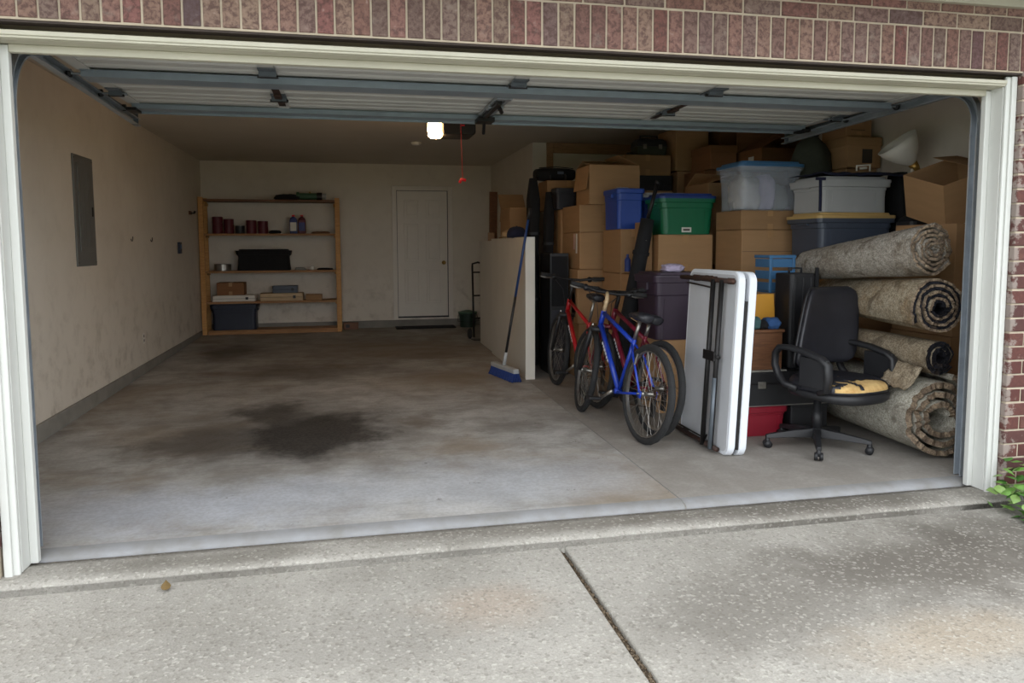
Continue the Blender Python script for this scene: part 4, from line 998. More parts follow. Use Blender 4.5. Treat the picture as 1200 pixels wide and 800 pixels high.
# cartons by the right wall near the jamb
carton('large carton low beside the right wall behind the carpet rolls', 5.42, 5.93, .72, 1.3, fz(.8), .75, group=G2)
carton('upper carton beside the right wall behind the carpet rolls', 5.43, 5.92, .72, 1.3, .752, 1.53, group=G2)
carton('big tilted open carton beside the right jamb above the carpet rolls', 5.45, 5.89, .82, 1.22, 1.615, 1.94, rot=(R(17), R(-19), R(-6)), open_=[('x', 1, -75)], group=G2)
tallbag('black_bin_bag', 'black plastic bag bundle wedged under the tilted carton', 5.70, 1.42, 1.62, .2, .2, z0=1.34)
# ------------------------------------------------------------------ carpet rolls
def carpet_roll(label, c, far, r0, turns, core, taper, mt, edge, pad=None, seed=0, jag=.02, flap=None, squash=1.0):
    """spirally rolled carpet: near end centre c, far end centre far"""
    c = Vector(c); far = Vector(far)
    root = thing('carpet_roll', label, 'carpet roll', c)
    ax = (far - c); L = ax.length; ax.normalize()
    side = ax.cross(Vector((0, 0, 1))).normalized(); up = side.cross(ax)
    def spiral(mt_, name, phase, th_frac, e0, nl, col_end):
        npt = int(turns * 76); m = MB(); vs = []; pitch = (r0 - core) / turns
        outer = []; inner = []
        for i in range(npt + 1):
            a = 2 * math.pi * turns * i / npt; r = core + (r0 - core) * i / npt + phase * pitch
            wob = 1 + .05 * noise.noise(Vector((math.cos(a) * 1.2 + seed, math.sin(a) * 1.2, i * .004)))
            th = pitch * th_frac * (1 + .25 * noise.noise(Vector((i * .03, seed, 3))))
            outer.append((r * wob, a)); inner.append((max(r * wob - th, .004), a))
        loops = []
        ts = [j / nl for j in range(nl + 1)]
        for prof, rev in ((outer, 0), (inner, 1)): pass
        grid = []
        for j, t in enumerate(ts):
            k = 1 + (taper - 1) * t
            row = []
            for prof in (outer, inner[::-1]):
                for i, (r, a) in enumerate(prof):
                    ii = i if prof is outer else npt - i
                    y = L * t
                    if j == 0: y += e0 * (noise.noise(Vector((ii * .07, seed, 0))) + .55 * noise.noise(Vector((ii * .31, seed, 9))) + .35 * noise.noise(Vector((ii * .83, seed, 5)))) - .006 * turns * (1 - ii / npt)
                    lumpy = 1 + .035 * noise.noise(Vector((math.cos(a) * 2 + seed, math.sin(a) * 2, y * 3)))
                    rr_ = r * k * lumpy
                    row.append(side * (rr_ * math.cos(a) * (2 - squash)) + up * (rr_ * math.sin(a) * squash) + ax * y)
            grid.append(row)
        m.loft(grid, cap=False)
        n = len(grid[0]); fs = []
        vs2 = grid[0]; m2 = MB()
        # near end strip between outer and inner edges
        strip = []
        half = npt + 1
        for i in range(npt): strip.append((i + 1, i, n - 1 - i, n - 2 - i))
        m2.add([v - ax * .001 for v in vs2], strip)
        body = m.build(name, mt_, root, True)
        m2.build('cut_edge', col_end, body)
        return body
    spiral(mt, 'carpet', 0, .62 if not pad else .42, jag, 14, edge)
    if pad: spiral(PADDING, 'padding', -.5, .4, jag * .6, 6, PADDING)
    return root
carpet_roll('topmost carpet roll with grey brown stained back', (4.957, .41, 1.36), (4.88, 1.58, 1.235), .175, 5.2, .03, .70, CARPET1, CARPETE, seed=1, jag=.035)
carpet_roll('second carpet roll from the top with black padding inside', (4.985, .36, .996), (5.15, 1.64, .985), .19, 3.6, .055, .80, CARPET2, CARPETE, pad=True, seed=2, jag=.04)
carpet_roll('thin carpet roll squeezed between the two larger rolls', (5.07, .42, .672), (5.03, 1.4, .685), .125, 1.9, .055, 1.0, CARPET3, PADDING, pad=True, seed=3, jag=.02)
carpet_roll('largest pale carpet roll lying on the garage floor', (5.07, .40, .287), (5.14, 1.42, .293), .282, 3.2, .09, 1.0, CARPET4, CARPETE, seed=4, jag=.06)
# loose carpet flap hanging from the thin roll
m = MB(); rows = []
for i in range(11):
    y = .43 + .22 * i / 10
    rows.append([Vector((4.955 - .02 * j - .010 * i * .3 + .004 * noise.noise(Vector((i, j, 0))), y + .02 * noise.noise(Vector((j * .9, i * .2, 5))), .60 - .028 * j + .02 * noise.noise(Vector((i * .7, j * .3, 2))) + (.02 * i * .1))) for j in range(6)])
m.loft(rows, cap=False, closed=False); o = m.build('carpet_scrap', CARPET3, None, True, solid=.01); tag(o, 'torn tan carpet scrap hanging below the thin roll', 'carpet scrap')
# sticks beside the right jamb
m = MB(); m.box(-.018, -.012, 0, .018, .012, .86); o = m.build('wood_stake', PALEWOOD, None, bevel=.003); o.location = (5.215, .30, fz(.3) + .30 - .28); o.rotation_euler = (0, R(-3), 0); tag(o, 'pale wooden stake standing beside the right door track', 'stake')
m = MB(); m.tube([(0, 0, 0), (.0, 0, .9), (.002, 0, 1.13)], [.012, .012, .007], 8); o = m.build('white_rod', WHITEP, None, True); o.location = (5.15, .25, fz(.25) + .002); tag(o, 'thin white rod standing against the carpet rolls by the track', 'rod')

# ------------------------------------------------------------------ things behind the chair
tote('dark red tote on the floor behind the office chair', 4.09, 4.49, 1.15, 1.48, fz(1.15) + .001, .232, REDT, lid=False)
r0 = thing('plastic_crate', 'black plastic crate on the floor right of the red tote', 'crate', (4.66, 1.32, fz(1.3) + .002))
bx('body', BLACKP, -.15, -.15, 0, .15, .15, .215, r0, .008); bx('rim', BLACKP, -.155, -.155, .19, .155, .155, .214, r0, .004)
r0 = thing('trunk', 'black footlocker trunk resting on the red tote', 'trunk', (4.475, 1.33, .234))
bx('base', BLACKP, -.335, -.18, 0, .335, .18, .16, r0, .006); bx('lid', BLACKP, -.337, -.182, .164, .337, .182, .245, r0, .008)
bx('metal_edging', ALLOY, -.335, -.183, .0, .335, -.1805, .007, r0); bx('metal_edging', BLACKM, -.337, -.1845, .16, .337, -.1825, .168, r0)
bx('latch', ALLOY, .05, -.192, .13, .12, -.1805, .18, r0, .003); bx('latch', ALLOY, -.25, -.192, .13, -.19, -.1805, .18, r0, .003)
for s_ in (-.33, .33): bx('corner_cap', BLACKM, s_ - .012, -.187, .0, s_ + .012, -.18, .05, r0, .003)
o = MB().box(-.30, -.17, 0, .02, .17, .012).build('stained_board', CLOTH3, None, bevel=.003); o.location = (4.44, 1.33, .4805); tag(o, 'thin stained sheet of board lying on the black trunk', 'board')
r0 = thing('wood_crate', 'brown wooden drawer box standing on the black trunk', 'crate', (4.295, 1.34, .494))
for nm, a in (('front_board', (-.135, -.16, 0, .135, -.145, .27)), ('back_board', (-.135, .145, 0, .135, .16, .27)), ('side_board', (-.135, -.145, 0, -.12, .145, .27)), ('side_board', (.12, -.145, 0, .135, .145, .27)), ('bottom_board', (-.12, -.145, 0, .12, .145, .012)), ('top_board', (-.145, -.175, .27, .145, .165, .29))): bx(nm, DARKWOOD, *a, r0, .003)
o = MB().box(-.15, -.006, 0, .15, .006, .24).build('yellow_board', YELLOWB, None, bevel=.002); o.location = (4.335, 1.38, .786); o.rotation_euler = (R(-8), 0, R(-4)); tag(o, 'yellow ochre board propped on the wooden drawer box', 'board')
lump('folded_jeans', 'blue folded cloth on the wooden drawer box', 'cloth', (4.385, 1.255, .784), (.055, .07, .045), JEANS, 31); lump('folded_towel', 'teal folded cloth beside the blue cloth', 'cloth', (4.225, 1.25, .784), (.06, .06, .05), TEALC, 32); lump('rag', 'black rag between the teal and blue cloths', 'rag', (4.305, 1.26, .784), (.04, .06, .035), BLACKF, 33)
r0 = thing('suitcase', 'black upright suitcase behind the back of the office chair', 'suitcase', (4.635, 1.36, .481))
MB().loft([rr(.21, .22, .03, 3, z_) for z_ in (0, .70)]).build('shell', BLACKP, r0, bevel=.01)
for x_ in (-.065, 0, .065): bx('rib', BLACKP, x_ - .012, -.118, .03, x_ + .012, -.11, .67, r0, .004)
MB().tube([(-.05, 0, .70), (-.05, 0, .735), (.05, 0, .735), (.05, 0, .70)], .009, 8).build('handle', BLACKP, r0, True)
MB().tube([(.112, -.07, .45), (.125, -.08, .62), (.12, -.09, .74)], [.016, .02, .012], 10).build('side_strap', BLACKF, r0, True)
carton('carton holding up the light blue crate', 4.48, 4.76, 1.52, 1.85, fz(1.5), 1.02, group=G1)
r0 = thing('plastic_crate', 'light blue slatted plastic crate left of the carpet rolls', 'crate', (4.65, 1.66, 1.022))
for k in range(3): bx('slat', LIGHTBLUE, -.10, -.10, .015 + k * .09, .10, -.09, .08 + k * .09, r0, .004)
for k in range(3): bx('slat', LIGHTBLUE, -.11, -.10, .015 + k * .09, -.10, .10, .08 + k * .09, r0, .004)
for s_ in (-.098, .098): bx('post', LIGHTBLUE, s_ - .012, -.112, 0, s_ + .012, -.10, .285, r0, .004)
bx('bottom', LIGHTBLUE, -.10, -.10, 0, .10, .10, .012, r0); bx('top_rim', LIGHTBLUE, -.115, -.115, .265, .115, -.085, .29, r0, .006); bx('top_rim', LIGHTBLUE, -.115, -.085, .265, -.085, .11, .29, r0, .006)

# ------------------------------------------------------------------ plum tote & umbrella bag behind the bikes
carton('support carton behind the bicycles', 3.84, 4.28, 1.98, 2.45, fz(2), .62, group=G1)
tote('dark plum tote behind the bicycles and folding table', 3.78, 4.29, 1.96, 2.45, .622, 1.17, PLUM, PLUM, lid=True)
def umbrella():
    a = Vector((3.79, 2.60, .75)); b_ = Vector((3.985, 2.62, 1.62)); c = Vector((4.075, 2.63, 1.93)); d0 = Vector((3.66, 2.58, .05))
    r0 = thing('umbrella_bag', 'black folded patio umbrella bag leaning between bicycles and totes', 'umbrella', d0)
    m = MB(); pts = [d0.lerp(b_, t) - d0 for t in [i / 12 for i in range(13)]]
    m.tube(pts, [.045, .065, .072, .075, .075, .073, .071, .07, .068, .066, .065, .063, .06], 14); m.build('cover', BLACKF, r0, True)
    MB().tube([b_ - d0, c - d0], .017, 12).build('pole', BLACKM, r0, True); MB().tube([c - d0, c - d0 + (c - b_).normalized() * .03], .022, 12).build('finial', BLACKP, r0, True)
    k = (b_ - d0)
    for t in (.45, .8): MB().tube([k * t, k * (t + .02)], .0755, 14).build('strap', BLACKF, r0)
    MB().lathe([(0, 0), (.006, 0), (0, .006)], 8, Matrix.Translation(k * .88 + Vector((0, -.064, 0)))).build('snap', ALLOY, r0)
umbrella()
lump('plastic_wrap', 'crumpled lilac plastic on top of the plum tote', 'plastic', (3.99, 2.10, 1.172), (.09, .08, .035), CLOTH2, 41, .4)

# ------------------------------------------------------------------ folding table
def folding_table():
    root = thing('folding_table', 'white plastic folding table folded in half standing on its edge', 'table', (3.765, .72, fz(.72) + .004), (0, R(2.7), R(-1.0)))
    H, D = 1.21, .735
    def half(x0, x1, face):
        m = MB(); rad = .07
        def lp(k, x): return [Vector((x, p.x, p.y)) for p in [Vector((D / 2 + (q.x) * k, H / 2 + q.y * (1 - (1 - k) * D / H), 0)) for q in rr(D, H, rad, 6)]]
        e = .006
        m.loft([lp(.985, x0), lp(1, x0 + e), lp(1, x1 - e), lp(.985, x1)]); return m.build('tabletop_half', TABLEW, root)
    t1_ = half(0, .05, -1); half(.078, .13, 1)
    # greyer moulded underside, recessed in a rim
    m = MB(); m.loft([[Vector((x, p.x + D / 2, p.y + H / 2)) for p in rr(D - .05, H - .05, .05, 6)] for x in (-.0025, .002)]); m.build('underside', TABLEG, t1_)
    # hinge spine between the halves, near edge
    m = MB(); m.tube([(.064, .012, .05), (.064, .012, 1.0)], .011, 10); m.build('hinge_rod', BLACKM, root)
    for z_ in (.16, .45, .95): bx('hinge_block', BLACKM, .054, .004, z_, .074, .028, z_ + .07, root, .002)
    bx('fold_shade_sheet', DARKT, .051, .05, .03, .077, D - .03, H - .05, root)  # dark sheet added as the shade between the folded halves, no table part
    # rails and folded legs on the visible underside
    xo = -.03
    MB().tube([(xo, .015, 1.145), (xo, .80, 1.145)], .0165, 12).build('side_rail', RUSTM, root, True)
    MB().tube([(xo, .09, .03), (xo, .74, .03)], .0165, 12).build('side_rail', RUSTM, root, True)
    for yy, mt_ in ((.145, BLACKM), (.265, BLACKM)):
        MB().tube([(xo - .02, yy, .02), (xo - .02, yy - .01, 1.15)], .017, 12).build('leg', mt_, root, True)
    MB().tube([(xo - .022, .145, .02), (xo - .022, .141, .50)], .0175, 12).build('leg_sleeve', GALVD, root, True)
    MB().tube([(xo - .02, .11, .64), (xo - .02, .31, .64)], .014, 10).build('crossbar', BLACKM, root, True)
    for z_ in (.655, .63): bx('lock_clip', BLACKM, xo - .05, .125, z_ - .02, xo - .034, .285, z_ + .02, root, .004)
    MB().tube([(xo, .28, 1.09), (xo, .70, 1.11)], .006, 8).build('brace', BLACKM, root)
    MB().tube([(xo, .70, .06), (xo, .27, .06), (xo, .25, .09)], .006, 8).build('brace', BLACKM, root)
    for yy in (.05, .30, .55): bx('rail_bracket', RUSTM, -.03, yy, 1.125, -.0005, yy + .05, 1.165, root, .003)
    random.seed(9)
    m = MB()
    for i in range(16):
        yy = .26 + i * .022; s_ = random.uniform(.007, .014); m.box(xo - s_, yy, 1.155, xo + s_, yy + .014, 1.158 + s_)
    m.build('ratchet_teeth', RUSTM, root)
    for yy in (.20, .58): bx('rail_bracket', RUSTM, -.03, yy, .01, -.0005, yy + .05, .05, root, .003)
folding_table()

# ------------------------------------------------------------------ bicycles
def bicycle(label, loc, heading, lean, fm, stemm, bar_rise, seat_h, accent, turn=0, suspension=False, seatm=BLACKV):
    root = thing('bicycle', label, 'bicycle', loc, (0, R(lean), R(heading)), 'bicycles parked in a row')
    root.rotation_mode = 'XYZ'
    Rw = .348; rt = .025; WB = 1.07
    rear = Vector((0, 0, Rw)); front = Vector((0, WB, Rw))
    BBv = Vector((0, .43, .29)); ST = Vector((0, .27, .70)); HB = Vector((0, .865, .735)); HT = Vector((0, .822, .865))
    m = MB()
    m.tube([BBv, ST], .0165, 12); m.tube([HB, HT], .021, 12); m.tube([BBv, HB.lerp(HT, .15)], .0205, 12); m.tube([ST.lerp(BBv, .06), HT.lerp(HB, .12)], .0165, 12)
    for s in (-1, 1):
        h = Vector((s * .062, 0, 0))
        m.tube([BBv + Vector((s * .025, -.02, 0)), BBv + Vector((s * .045, -.14, .01)), rear + h], .009, 8); m.tube([ST.lerp(BBv, .08) + Vector((s * .012, 0, 0)), ST.lerp(rear, .35) + Vector((s * .045, 0, 0)), rear + h], .0085, 8)
        m.box(s * .062 - .003, -.02, Rw - .03, s * .062 + .003, .03, Rw + .02)
    m.tube([BBv - Vector((.036, 0, 0)), BBv + Vector((.036, 0, 0))], .021, 14)
    fr = m.build('frame', fm, root, True)
    # decal on the down tube
    dt = (HB - BBv); n_ = Vector((-1, 0, 0)); 
    m = MB()
    for k in range(6):
        c = BBv + dt * (.45 + .055 * k) + Vector((-.0207, 0, 0)); m.box(-.0012, -.009, -.012, .0008, .009, .012, Matrix.Translation(c) @ Matrix.Rotation(R(-42), 4, 'X'))
    m.build('decal', accent, fr)
    # steering assembly
    axis = (HT - HB).normalized()
    tm = Matrix.Translation(HB) @ Matrix.Rotation(R(turn), 4, axis) @ Matrix.Translation(-HB)
    def T(v): return tm @ Vector(v)
    m = MB(); crown = HB - axis * .03
    m.tube([T(crown + Vector((-.07, 0, -.0))), T(crown + Vector((.07, 0, 0)))], .02, 10)
    for s in (-1, 1):
        pts = [crown + Vector((s * .062, .004, .02)), crown.lerp(front, .5) + Vector((s * .062, .012, 0)), front + Vector((s * .062, 0, 0))]
        m.tube([T(q) for q in pts], [.017, .016, .011] if not suspension else [.015, .02, .017], 10)
    m.build('fork', BLACKP if suspension else fm, root, True)
    bar = HT + axis * .10 + Vector((0, .04, bar_rise))
    m = MB(); m.tube([T(HT - axis * .01), T(HT + axis * .10), T(bar)], [.017, .017, .016], 10); m.build('stem', stemm, root, True)
    m = MB(); bp = [bar + Vector(v) for v in ((-.31, -.05, .03), (-.2, -.02, .022), (-.09, 0, .0), (.09, 0, 0), (.2, -.02, .022), (.31, -.05, .03))]
    m.tube([T(q) for q in bp], .0125, 10); hb = m.build('handlebar', BLACKM, root, True)
    for s in (0, 5):
        a = bp[s]; b_ = bp[1 if s == 0 else 4]
        MB().tube([T(a), T(a.lerp(b_, .95))], .0175, 12).build('grip', RUBBER, hb, True)
        c = a.lerp(b_, 1.2)
        MB().tube([T(c + Vector((0, .02, -.01))), T(c.lerp(a, .5) + Vector((0, .055, -.025))), T(c.lerp(a, .95) + Vector((0, .05, -.02)))], [.009, .008, .006], 8).build('brake_lever', ALLOY, hb, True)
        MB().tube([T(c + Vector((0, -.005, -.02))), T(c + Vector((0, .025, .005)))], .02, 10).build('shifter', BLACKP, hb, True)
        e = (HB + Vector((0, .03, -.02))); sg = -1 if s == 0 else 1
        MB().tube([T(c), T(c + Vector((-sg * .04, .13, -.02))), T(bar + Vector((sg * .04, .12, -.10))), T(e)], .0028, 6).build('cable', BLACKP, hb, True)
    # seat
    up = (ST - BBv).normalized(); sp = ST + up * (seat_h)
    MB().tube([ST - up * .02, sp], .0135, 12).build('seat_post', ALLOY, root, True)
    loops = []
    for t, wd, h in ((0, .02, 0), (.02, .055, .004), (.12, .072, .012), (.2, .07, .014), (.3, .045, .012), (.42, .024, .01), (.53, .02, .008), (.56, .01, .0)):
        y = sp.y - .12 + t * .5
        loops.append([Vector((wd * math.cos(a), y, sp.z + .035 + h + (.025 if math.sin(a) > 0 else .04) * math.sin(a) * min(1, wd / .03))) for a in [2 * math.pi * j / 16 for j in range(16)]])
    sd_ = MB().loft(loops).build('saddle', seatm, root, True)
    m = MB()
    for s in (-.02, .02): m.tube([(s, sp.y - .08, sp.z + .022), (s, sp.y + .0, sp.z), (s, sp.y + .10, sp.z + .02)], .0035, 6)
    m.build('saddle_rail', ALLOY, sd_)
    # wheels
    def wheel(c, tr):
        def W(v): return tm @ v if tr else v
        m = MB(); n = 56; ns = 10; loops = []
        for i in range(n):
            a = 2 * math.pi * i / n; d = Vector((0, math.cos(a), math.sin(a)))
            kn = .0025 if i % 2 else 0
            loops.append([W(c + d * (Rw - rt + (rt + kn) * math.cos(b2)) + Vector((rt * math.sin(b2), 0, 0))) for b2 in [2 * math.pi * j / ns for j in range(ns)]])
        m.loft(loops + [loops[0]], cap=False); wh = m.build('wheel', RUBBER, root, False)
        m = MB(); sec = [(-.011, .295), (.011, .295), (.013, .309), (-.013, .309)]; loops = []
        for i in range(48):
            a = 2 * math.pi * i / 48; d = Vector((0, math.cos(a), math.sin(a))); loops.append([W(c + d * (r_ - .004) + Vector((x_, 0, 0))) for x_, r_ in sec])
        m.loft(loops + [loops[0]], cap=False); m.build('rim', ALLOY, wh, False)
        m = MB()
        for i in range(32):
            a = 2 * math.pi * i / 32; s = 1 if i % 2 else -1; a2 = a + s * .5 * (1 if (i // 2) % 2 else -1)
            m.tube([W(c + Vector((s * .03, .02 * math.cos(a2), .02 * math.sin(a2)))), W(c + Vector((0, .293 * math.cos(a), .293 * math.sin(a))))], .0012, 4, False)
        m.build('spokes', ALLOY, wh)
        MB().tube([W(c + Vector((-.055, 0, 0))), W(c + Vector((-.035, 0, 0))), W(c + Vector((-.03, 0, 0))), W(c + Vector((.03, 0, 0))), W(c + Vector((.035, 0, 0))), W(c + Vector((.055, 0, 0)))], [.012, .022, .014, .014, .022, .012], 12).build('hub', ALLOY, wh, True)
        return wh
    wheel(front, True); rw = wheel(rear, False)
    m = MB()
    for k, r_ in enumerate((.055, .048, .041, .034, .028)): m.tube([rear + Vector((.036 + k * .005, 0, 0)), rear + Vector((.038 + k * .005, 0, 0))], r_, 20)
    m.build('cassette', RUSTM, rw)
    MB().tube([rear + Vector((-.085, 0, 0)), rear + Vector((.085, 0, 0))], .007, 8).build('axle', ALLOY, rw)
    m = MB(); m.box(.045, -.03, Rw - .16, .062, .03, Rw - .03); m.build('derailleur', BLACKM, root, bevel=.006)
    m = MB(); m.tube([BBv + Vector((.045, 0, 0)), BBv + Vector((.049, 0, 0))], .088, 30); m.tube([BBv + Vector((.038, 0, 0)), BBv + Vector((.041, 0, 0))], .066, 28); m.build('chainring', BLACKM, root)
    ca = R(-30); cd = Vector((0, math.cos(ca), math.sin(ca)))
    for s in (-1, 1):
        e = BBv + Vector((s * .075, 0, 0)) - cd * (.17 * s)
        cr = MB().tube([BBv + Vector((s * .055, 0, 0)), e], [.014, .010], 8).build('crank_arm', ALLOY if s < 0 else BLACKM, root, True)
        bx('pedal', BLACKP, -.05 + s * .055 + e.x, e.y - .035, e.z - .011, .05 + s * .055 + e.x, e.y + .035, e.z + .011, cr, .005)
    m = MB(); q0_ = rear + Vector((.048, 0, .045)); q1 = BBv + Vector((.047, 0, .088)); q2 = rear + Vector((.048, .02, -.1)); q3 = BBv + Vector((.047, 0, -.088)); m.tube([q0_, q1], .004, 6); m.tube([q2, q3], .004, 6); m.build('chain', RUSTM, root)
    for c_, sv in ((rear, -1), (front, 1)): # rim brakes
        b0 = (ST.lerp(rear, .42) + Vector((0, -.02, .03))) if sv < 0 else None
        if b0 is not None:
            for s in (-1, 1): MB().tube([b0 + Vector((s * .05, 0, -.05)), b0 + Vector((s * .045, -.02, .03))], .007, 6).build('brake_arm', ALLOY, root)
        else:
            for s in (-1, 1): MB().tube([T(crown + Vector((s * .055, .05, -.05))), T(crown + Vector((s * .045, .06, .04)))], .007, 6).build('brake_arm', ALLOY, root)
    return root
def zb(y): return fz(y) + .001
bicycle('blue mountain bicycle nearest the camera beside the white folding table', (3.36, 1.17, zb(1.17)), 5.9, 6, BLUEFR, PALEWOOD, .05, .14, DECAL, turn=-14, suspension=True)
bicycle('maroon bicycle between the blue bicycle and the plum tote', (3.51, 1.33, zb(1.33)), 5.4, 6, MAROON, BLACKM, .04, .10, DECAL, turn=8)
bicycle('bright red mountain bicycle parked farthest from the camera', (3.40, 2.31, zb(2.31)), 2.5, 4, REDFR, BLACKM, .09, .20, DECAL, turn=-4, suspension=True)
# ------------------------------------------------------------------ office chair
def office_chair():
    root = thing('office_chair', 'black vinyl office chair with torn seat showing yellow foam', 'chair', (4.48, .82, fz(.8) + .001), (0, 0, R(13)))
    base_rot = 13
    angs = [a - base_rot for a in (166, 238, 316, 30, 100)]
    for a in angs:
        d = Vector((math.cos(R(a)), math.sin(R(a)), 0)); s = Vector((-d.y, d.x, 0))
        def sec(r, wd, z0, z1): return [d * r + s * wd + Vector((0, 0, z0)), d * r - s * wd + Vector((0, 0, z0)), d * r - s * wd * .7 + Vector((0, 0, z1)), d * r + s * wd * .7 + Vector((0, 0, z1))]
        lg = MB().loft([sec(.03, .026, .075, .135), sec(.16, .024, .075, .122), sec(.31, .02, .068, .098), sec(.342, .016, .066, .09)]).build('leg', BLACKP, root, bevel=.004)
        c = d * .33
        for sg in (-1, 1):
            q = Matrix.Translation(c + s * (sg * .014) + Vector((0, 0, .026))) @ Vector((0, 0, 0, 1)).to_3d().to_4d().resized if False else None
            MB().tube([c + s * (sg * .006) + Vector((0, 0, .0265)), c + s * (sg * .026) + Vector((0, 0, .0265))], .026, 16).build('caster', BLACKP, lg, True)
        MB().tube([c + Vector((0, 0, .03)), c + Vector((0, 0, .075))], [.022, .012], 10).build('caster_hood', BLACKP, lg, True)
    MB().tube([(0, 0, .062), (0, 0, .075), (0, 0, .14)], [.03, .036, .034], 16).build('hub', BLACKP, root, True)
    MB().tube([(0, 0, .14), (0, 0, .25), (0, 0, .252), (0, 0, .33), (0, 0, .332), (0, 0, .385)], [.032, .030, .026, .025, .02, .02], 16).build('gas_column', BLACKP, root, True)
    bx('tilt_mechanism', BLACKM, -.09, -.10, .368, .09, .12, .405, root, .008)
    MB().tube([(-.08, .0, .385), (-.2, -.03, .38)], .008, 8).build('tilt_lever', BLACKP, root)
    DZ = .065
    # seat: superellipse pad, waterfall front
    def ring(k, z_, front=0, n=40):
        out = []
        for j in range(n):
            a = 2 * math.pi * j / n; ca, sa = math.cos(a), math.sin(a)
            x = .275 * math.copysign(abs(ca) ** .7, ca) * k; y = .27 * math.copysign(abs(sa) ** .72, sa) * k
            out.append(Vector((x + .06, y - .11, z_ - DZ - front * max(0, -y / .27) ** 2)))
        return out
    pan = MB().loft([ring(.84, .435, .012), ring(.98, .444, .018), ring(1.035, .462, .018), ring(1.04, .488, .01), ring(.98, .494)]).build('seat_pan', BLACKP, root, True)
    lev = [(1.0, .492, .0), (1.025, .51, .0), (1.015, .535, .006), (.97, .555, .012), (.9, .567, .016), (.75, .573, .014), (.5, .572, .008), (.25, .57, .003), (.05, .57, 0)]
    rings = [ring(k, z_, f) for k, z_, f in lev]
    foam = [ring(k * .978, z_ - .008, f) for k, z_, f in lev]
    MB().loft(foam).build('seat_foam', FOAM, root, True)
    # vinyl cover with torn-away faces on a finer grid
    fine = []
    for i in range(len(rings) - 1):
        for t in (0, .34, .67): fine.append([a.lerp(b_, t) for a, b_ in zip(rings[i], rings[i + 1])])
    fine.append(rings[-1]); n = len(fine[0]); up2 = []
    for l in fine:
        r2 = []
        for j in range(n):
            for t in (0, .5): r2.append(l[j].lerp(l[(j + 1) % n], t))
        up2.append(r2)
    m = MB(); n = len(up2[0]); vs = [p for l in up2 for p in l]; fs = []
    for i in range(len(up2) - 1):
        for j in range(n):
            c = (up2[i][j] + up2[i + 1][(j + 1) % n]) / 2
            v = noise.noise(Vector((c.x * 9, c.y * 9, c.z * 9 + 4))) * .5 + noise.noise(Vector((c.x * 24, c.y * 24, c.z * 24))) * .32
            dfr = (-c.y - .24) / .10          # toward the front edge
            torn = (dfr + v * 1.6 > .38) and c.z > .446 and abs(c.x - .06) < .25
            strap = abs(c.x + .06 + c.y * .25 + .05) < .012
            if torn and not strap: continue
            fs.append((i * n + j, i * n + (j + 1) % n, (i + 1) * n + (j + 1) % n, (i + 1) * n + j))
    m.add(vs, fs); m.build('seat_cover', BLACKV, root, True, solid=.0025)
    # backrest: curved padded slab
    def back(off, th, kx, kz):
        loops = []
        nz = 18
        for i in range(nz + 1):
            t = i / nz; z_ = .56 + (.52 * t) * 1.0
            half = .28 * (1 - .2 * t ** 2) * kx
            e = 1 - abs(2 * t - 1) ** 6
            half *= (.80 + .2 * e ** .5)
            yb = .105 + .045 * t + off; row = []
            nn = 24
            for j in range(nn):
                a = 2 * math.pi * j / nn; ca, sa = math.cos(a), math.sin(a)
                x = half * math.copysign(abs(ca) ** .45, ca); bend = -.05 * (x / .23) ** 2
                y = yb + bend + th * (.35 + .65 * e ** .5) * math.copysign(abs(sa) ** .7, sa)
                row.append(Vector((x + .10 + .14 * t, y, .56 + (z_ - .56) * kz + (1 - kz) * .27)))
            loops.append(row)
        return MB().loft(loops)
    back(0, .032, 1, 1).build('backrest', BLACKV, root, True)
    back(.026, .022, 1.03, 1.02).build('back_shell', BLACKP, root, True)
    m = MB(); m.box(.04, -.04, .39, .12, .18, .405); m.box(.04, .165, .405, .12, .18, .72); m.build('back_support', BLACKM, root, bevel=.004)
    # looped armrests
    for sg in (-1, 1):
        x = sg * .30
        ox = .065
        path = [(x * .93, .06, .43), (x, .15, .45), (x, .21, .50), (x, .245, .57), (x, .24, .65), (x, .20, .695), (x, .12, .70), (x, -.02, .685), (x, -.15, .655), (x, -.20, .62), (x, -.205, .53), (x * .97, -.19, .455), (x * .93, -.12, .43)]
        pts = [Vector(q) + Vector((ox, -.085, 0)) for q in path]; loops = []
        for i, p in enumerate(pts):
            t = (pts[min(i + 1, len(pts) - 1)] - pts[max(i - 1, 0)]).normalized(); nrm = Vector((0, -t.z, t.y)).normalized()
            wd = .024 if not 5 <= i <= 10 else .03
            loops.append([p + Vector((u * wd, 0, 0)) + nrm * v * .018 for u, v in ((-1, -.6), (-.6, -1), (.6, -1), (1, -.6), (1, .6), (.6, 1), (-.6, 1), (-1, .6))])
        ar = MB().loft(loops).build('armrest', BLACKP, root, True)
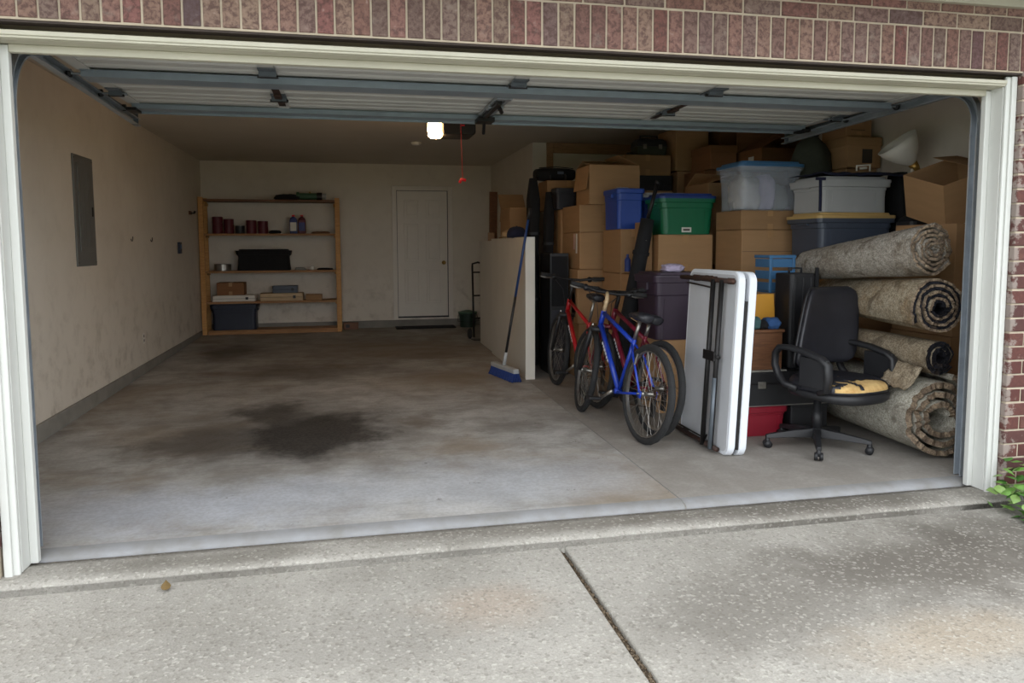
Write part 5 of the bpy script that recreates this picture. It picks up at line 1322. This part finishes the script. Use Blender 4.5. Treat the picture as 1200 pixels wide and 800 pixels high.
        MB().box(x + ox - .014, -.285, .46, x + ox + .014, -.065, .655).build('arm_panel', BLACKP, ar, bevel=.006)
office_chair()

# ------------------------------------------------------------------ ivy at the right jamb, dead leaf
def leaf_mesh(nm, mt):
    m = MB(); out = [(0, 0), (.35, .12), (.5, .38), (.36, .62), (.16, .8), (0, 1.0), (-.16, .8), (-.36, .62), (-.5, .38), (-.35, .12)]
    vs = [Vector((x * .9, y, -.18 * abs(x) ** 1.2 - .16 * y * y)) for x, y in out] + [Vector((0, .45, .03))]
    m.add(vs, [(i, (i + 1) % 10, 10) for i in range(10)]); me = bpy.data.meshes.new(nm); me.from_pydata(m.v, [], m.f); me.update(); me.materials.append(mt); return me
LM = [leaf_mesh('leaf', mt) for mt in LEAF]
def ivy():
    random.seed(21)
    root = thing('ivy_plant', 'bright green leafy weed growing at the foot of the right brick pier', 'plant', (5.06, -.37, -.15))
    for k in range(14):
        a = random.uniform(0, 6.28); r_ = random.uniform(.1, .3)
        tip = Vector((r_ * 1.2 * math.cos(a), r_ * .8 * math.sin(a), random.uniform(.15, .30)))
        MB().tube([(random.uniform(-.08, .08), random.uniform(-.05, .05), 0), tip * .6 + Vector((0, 0, .05)), tip], [.004, .003, .002], 5).build('stem', STEM, root)
    for k in range(280):
        u = random.uniform(-.24, .42); v = random.uniform(-.2, .15)
        top = .31 * max(0, 1 - ((u - .1) / .5) ** 2) * max(0, 1 - ((v - .1) / .45) ** 2) + .04
        o = bpy.data.objects.new('leaf', random.choice(LM)); COL.objects.link(o); o.parent = root
        o.location = (u, v, top * random.uniform(.45, 1.1)); s_ = random.uniform(.045, .075); o.scale = (s_, s_, s_)
        o.rotation_euler = (random.uniform(-.7, .5), random.uniform(-.5, .5), random.uniform(0, 6.28))
ivy()
o = bpy.data.objects.new('dead_leaf', leaf_mesh('dead_leaf', DEADLEAF)); COL.objects.link(o); o.location = (.60, -.36, dz(-.36) + .012); o.scale = (.045, .09, .04); o.rotation_euler = (.15, 0, .2); tag(o, 'single brown dead leaf lying on the driveway', 'leaf')
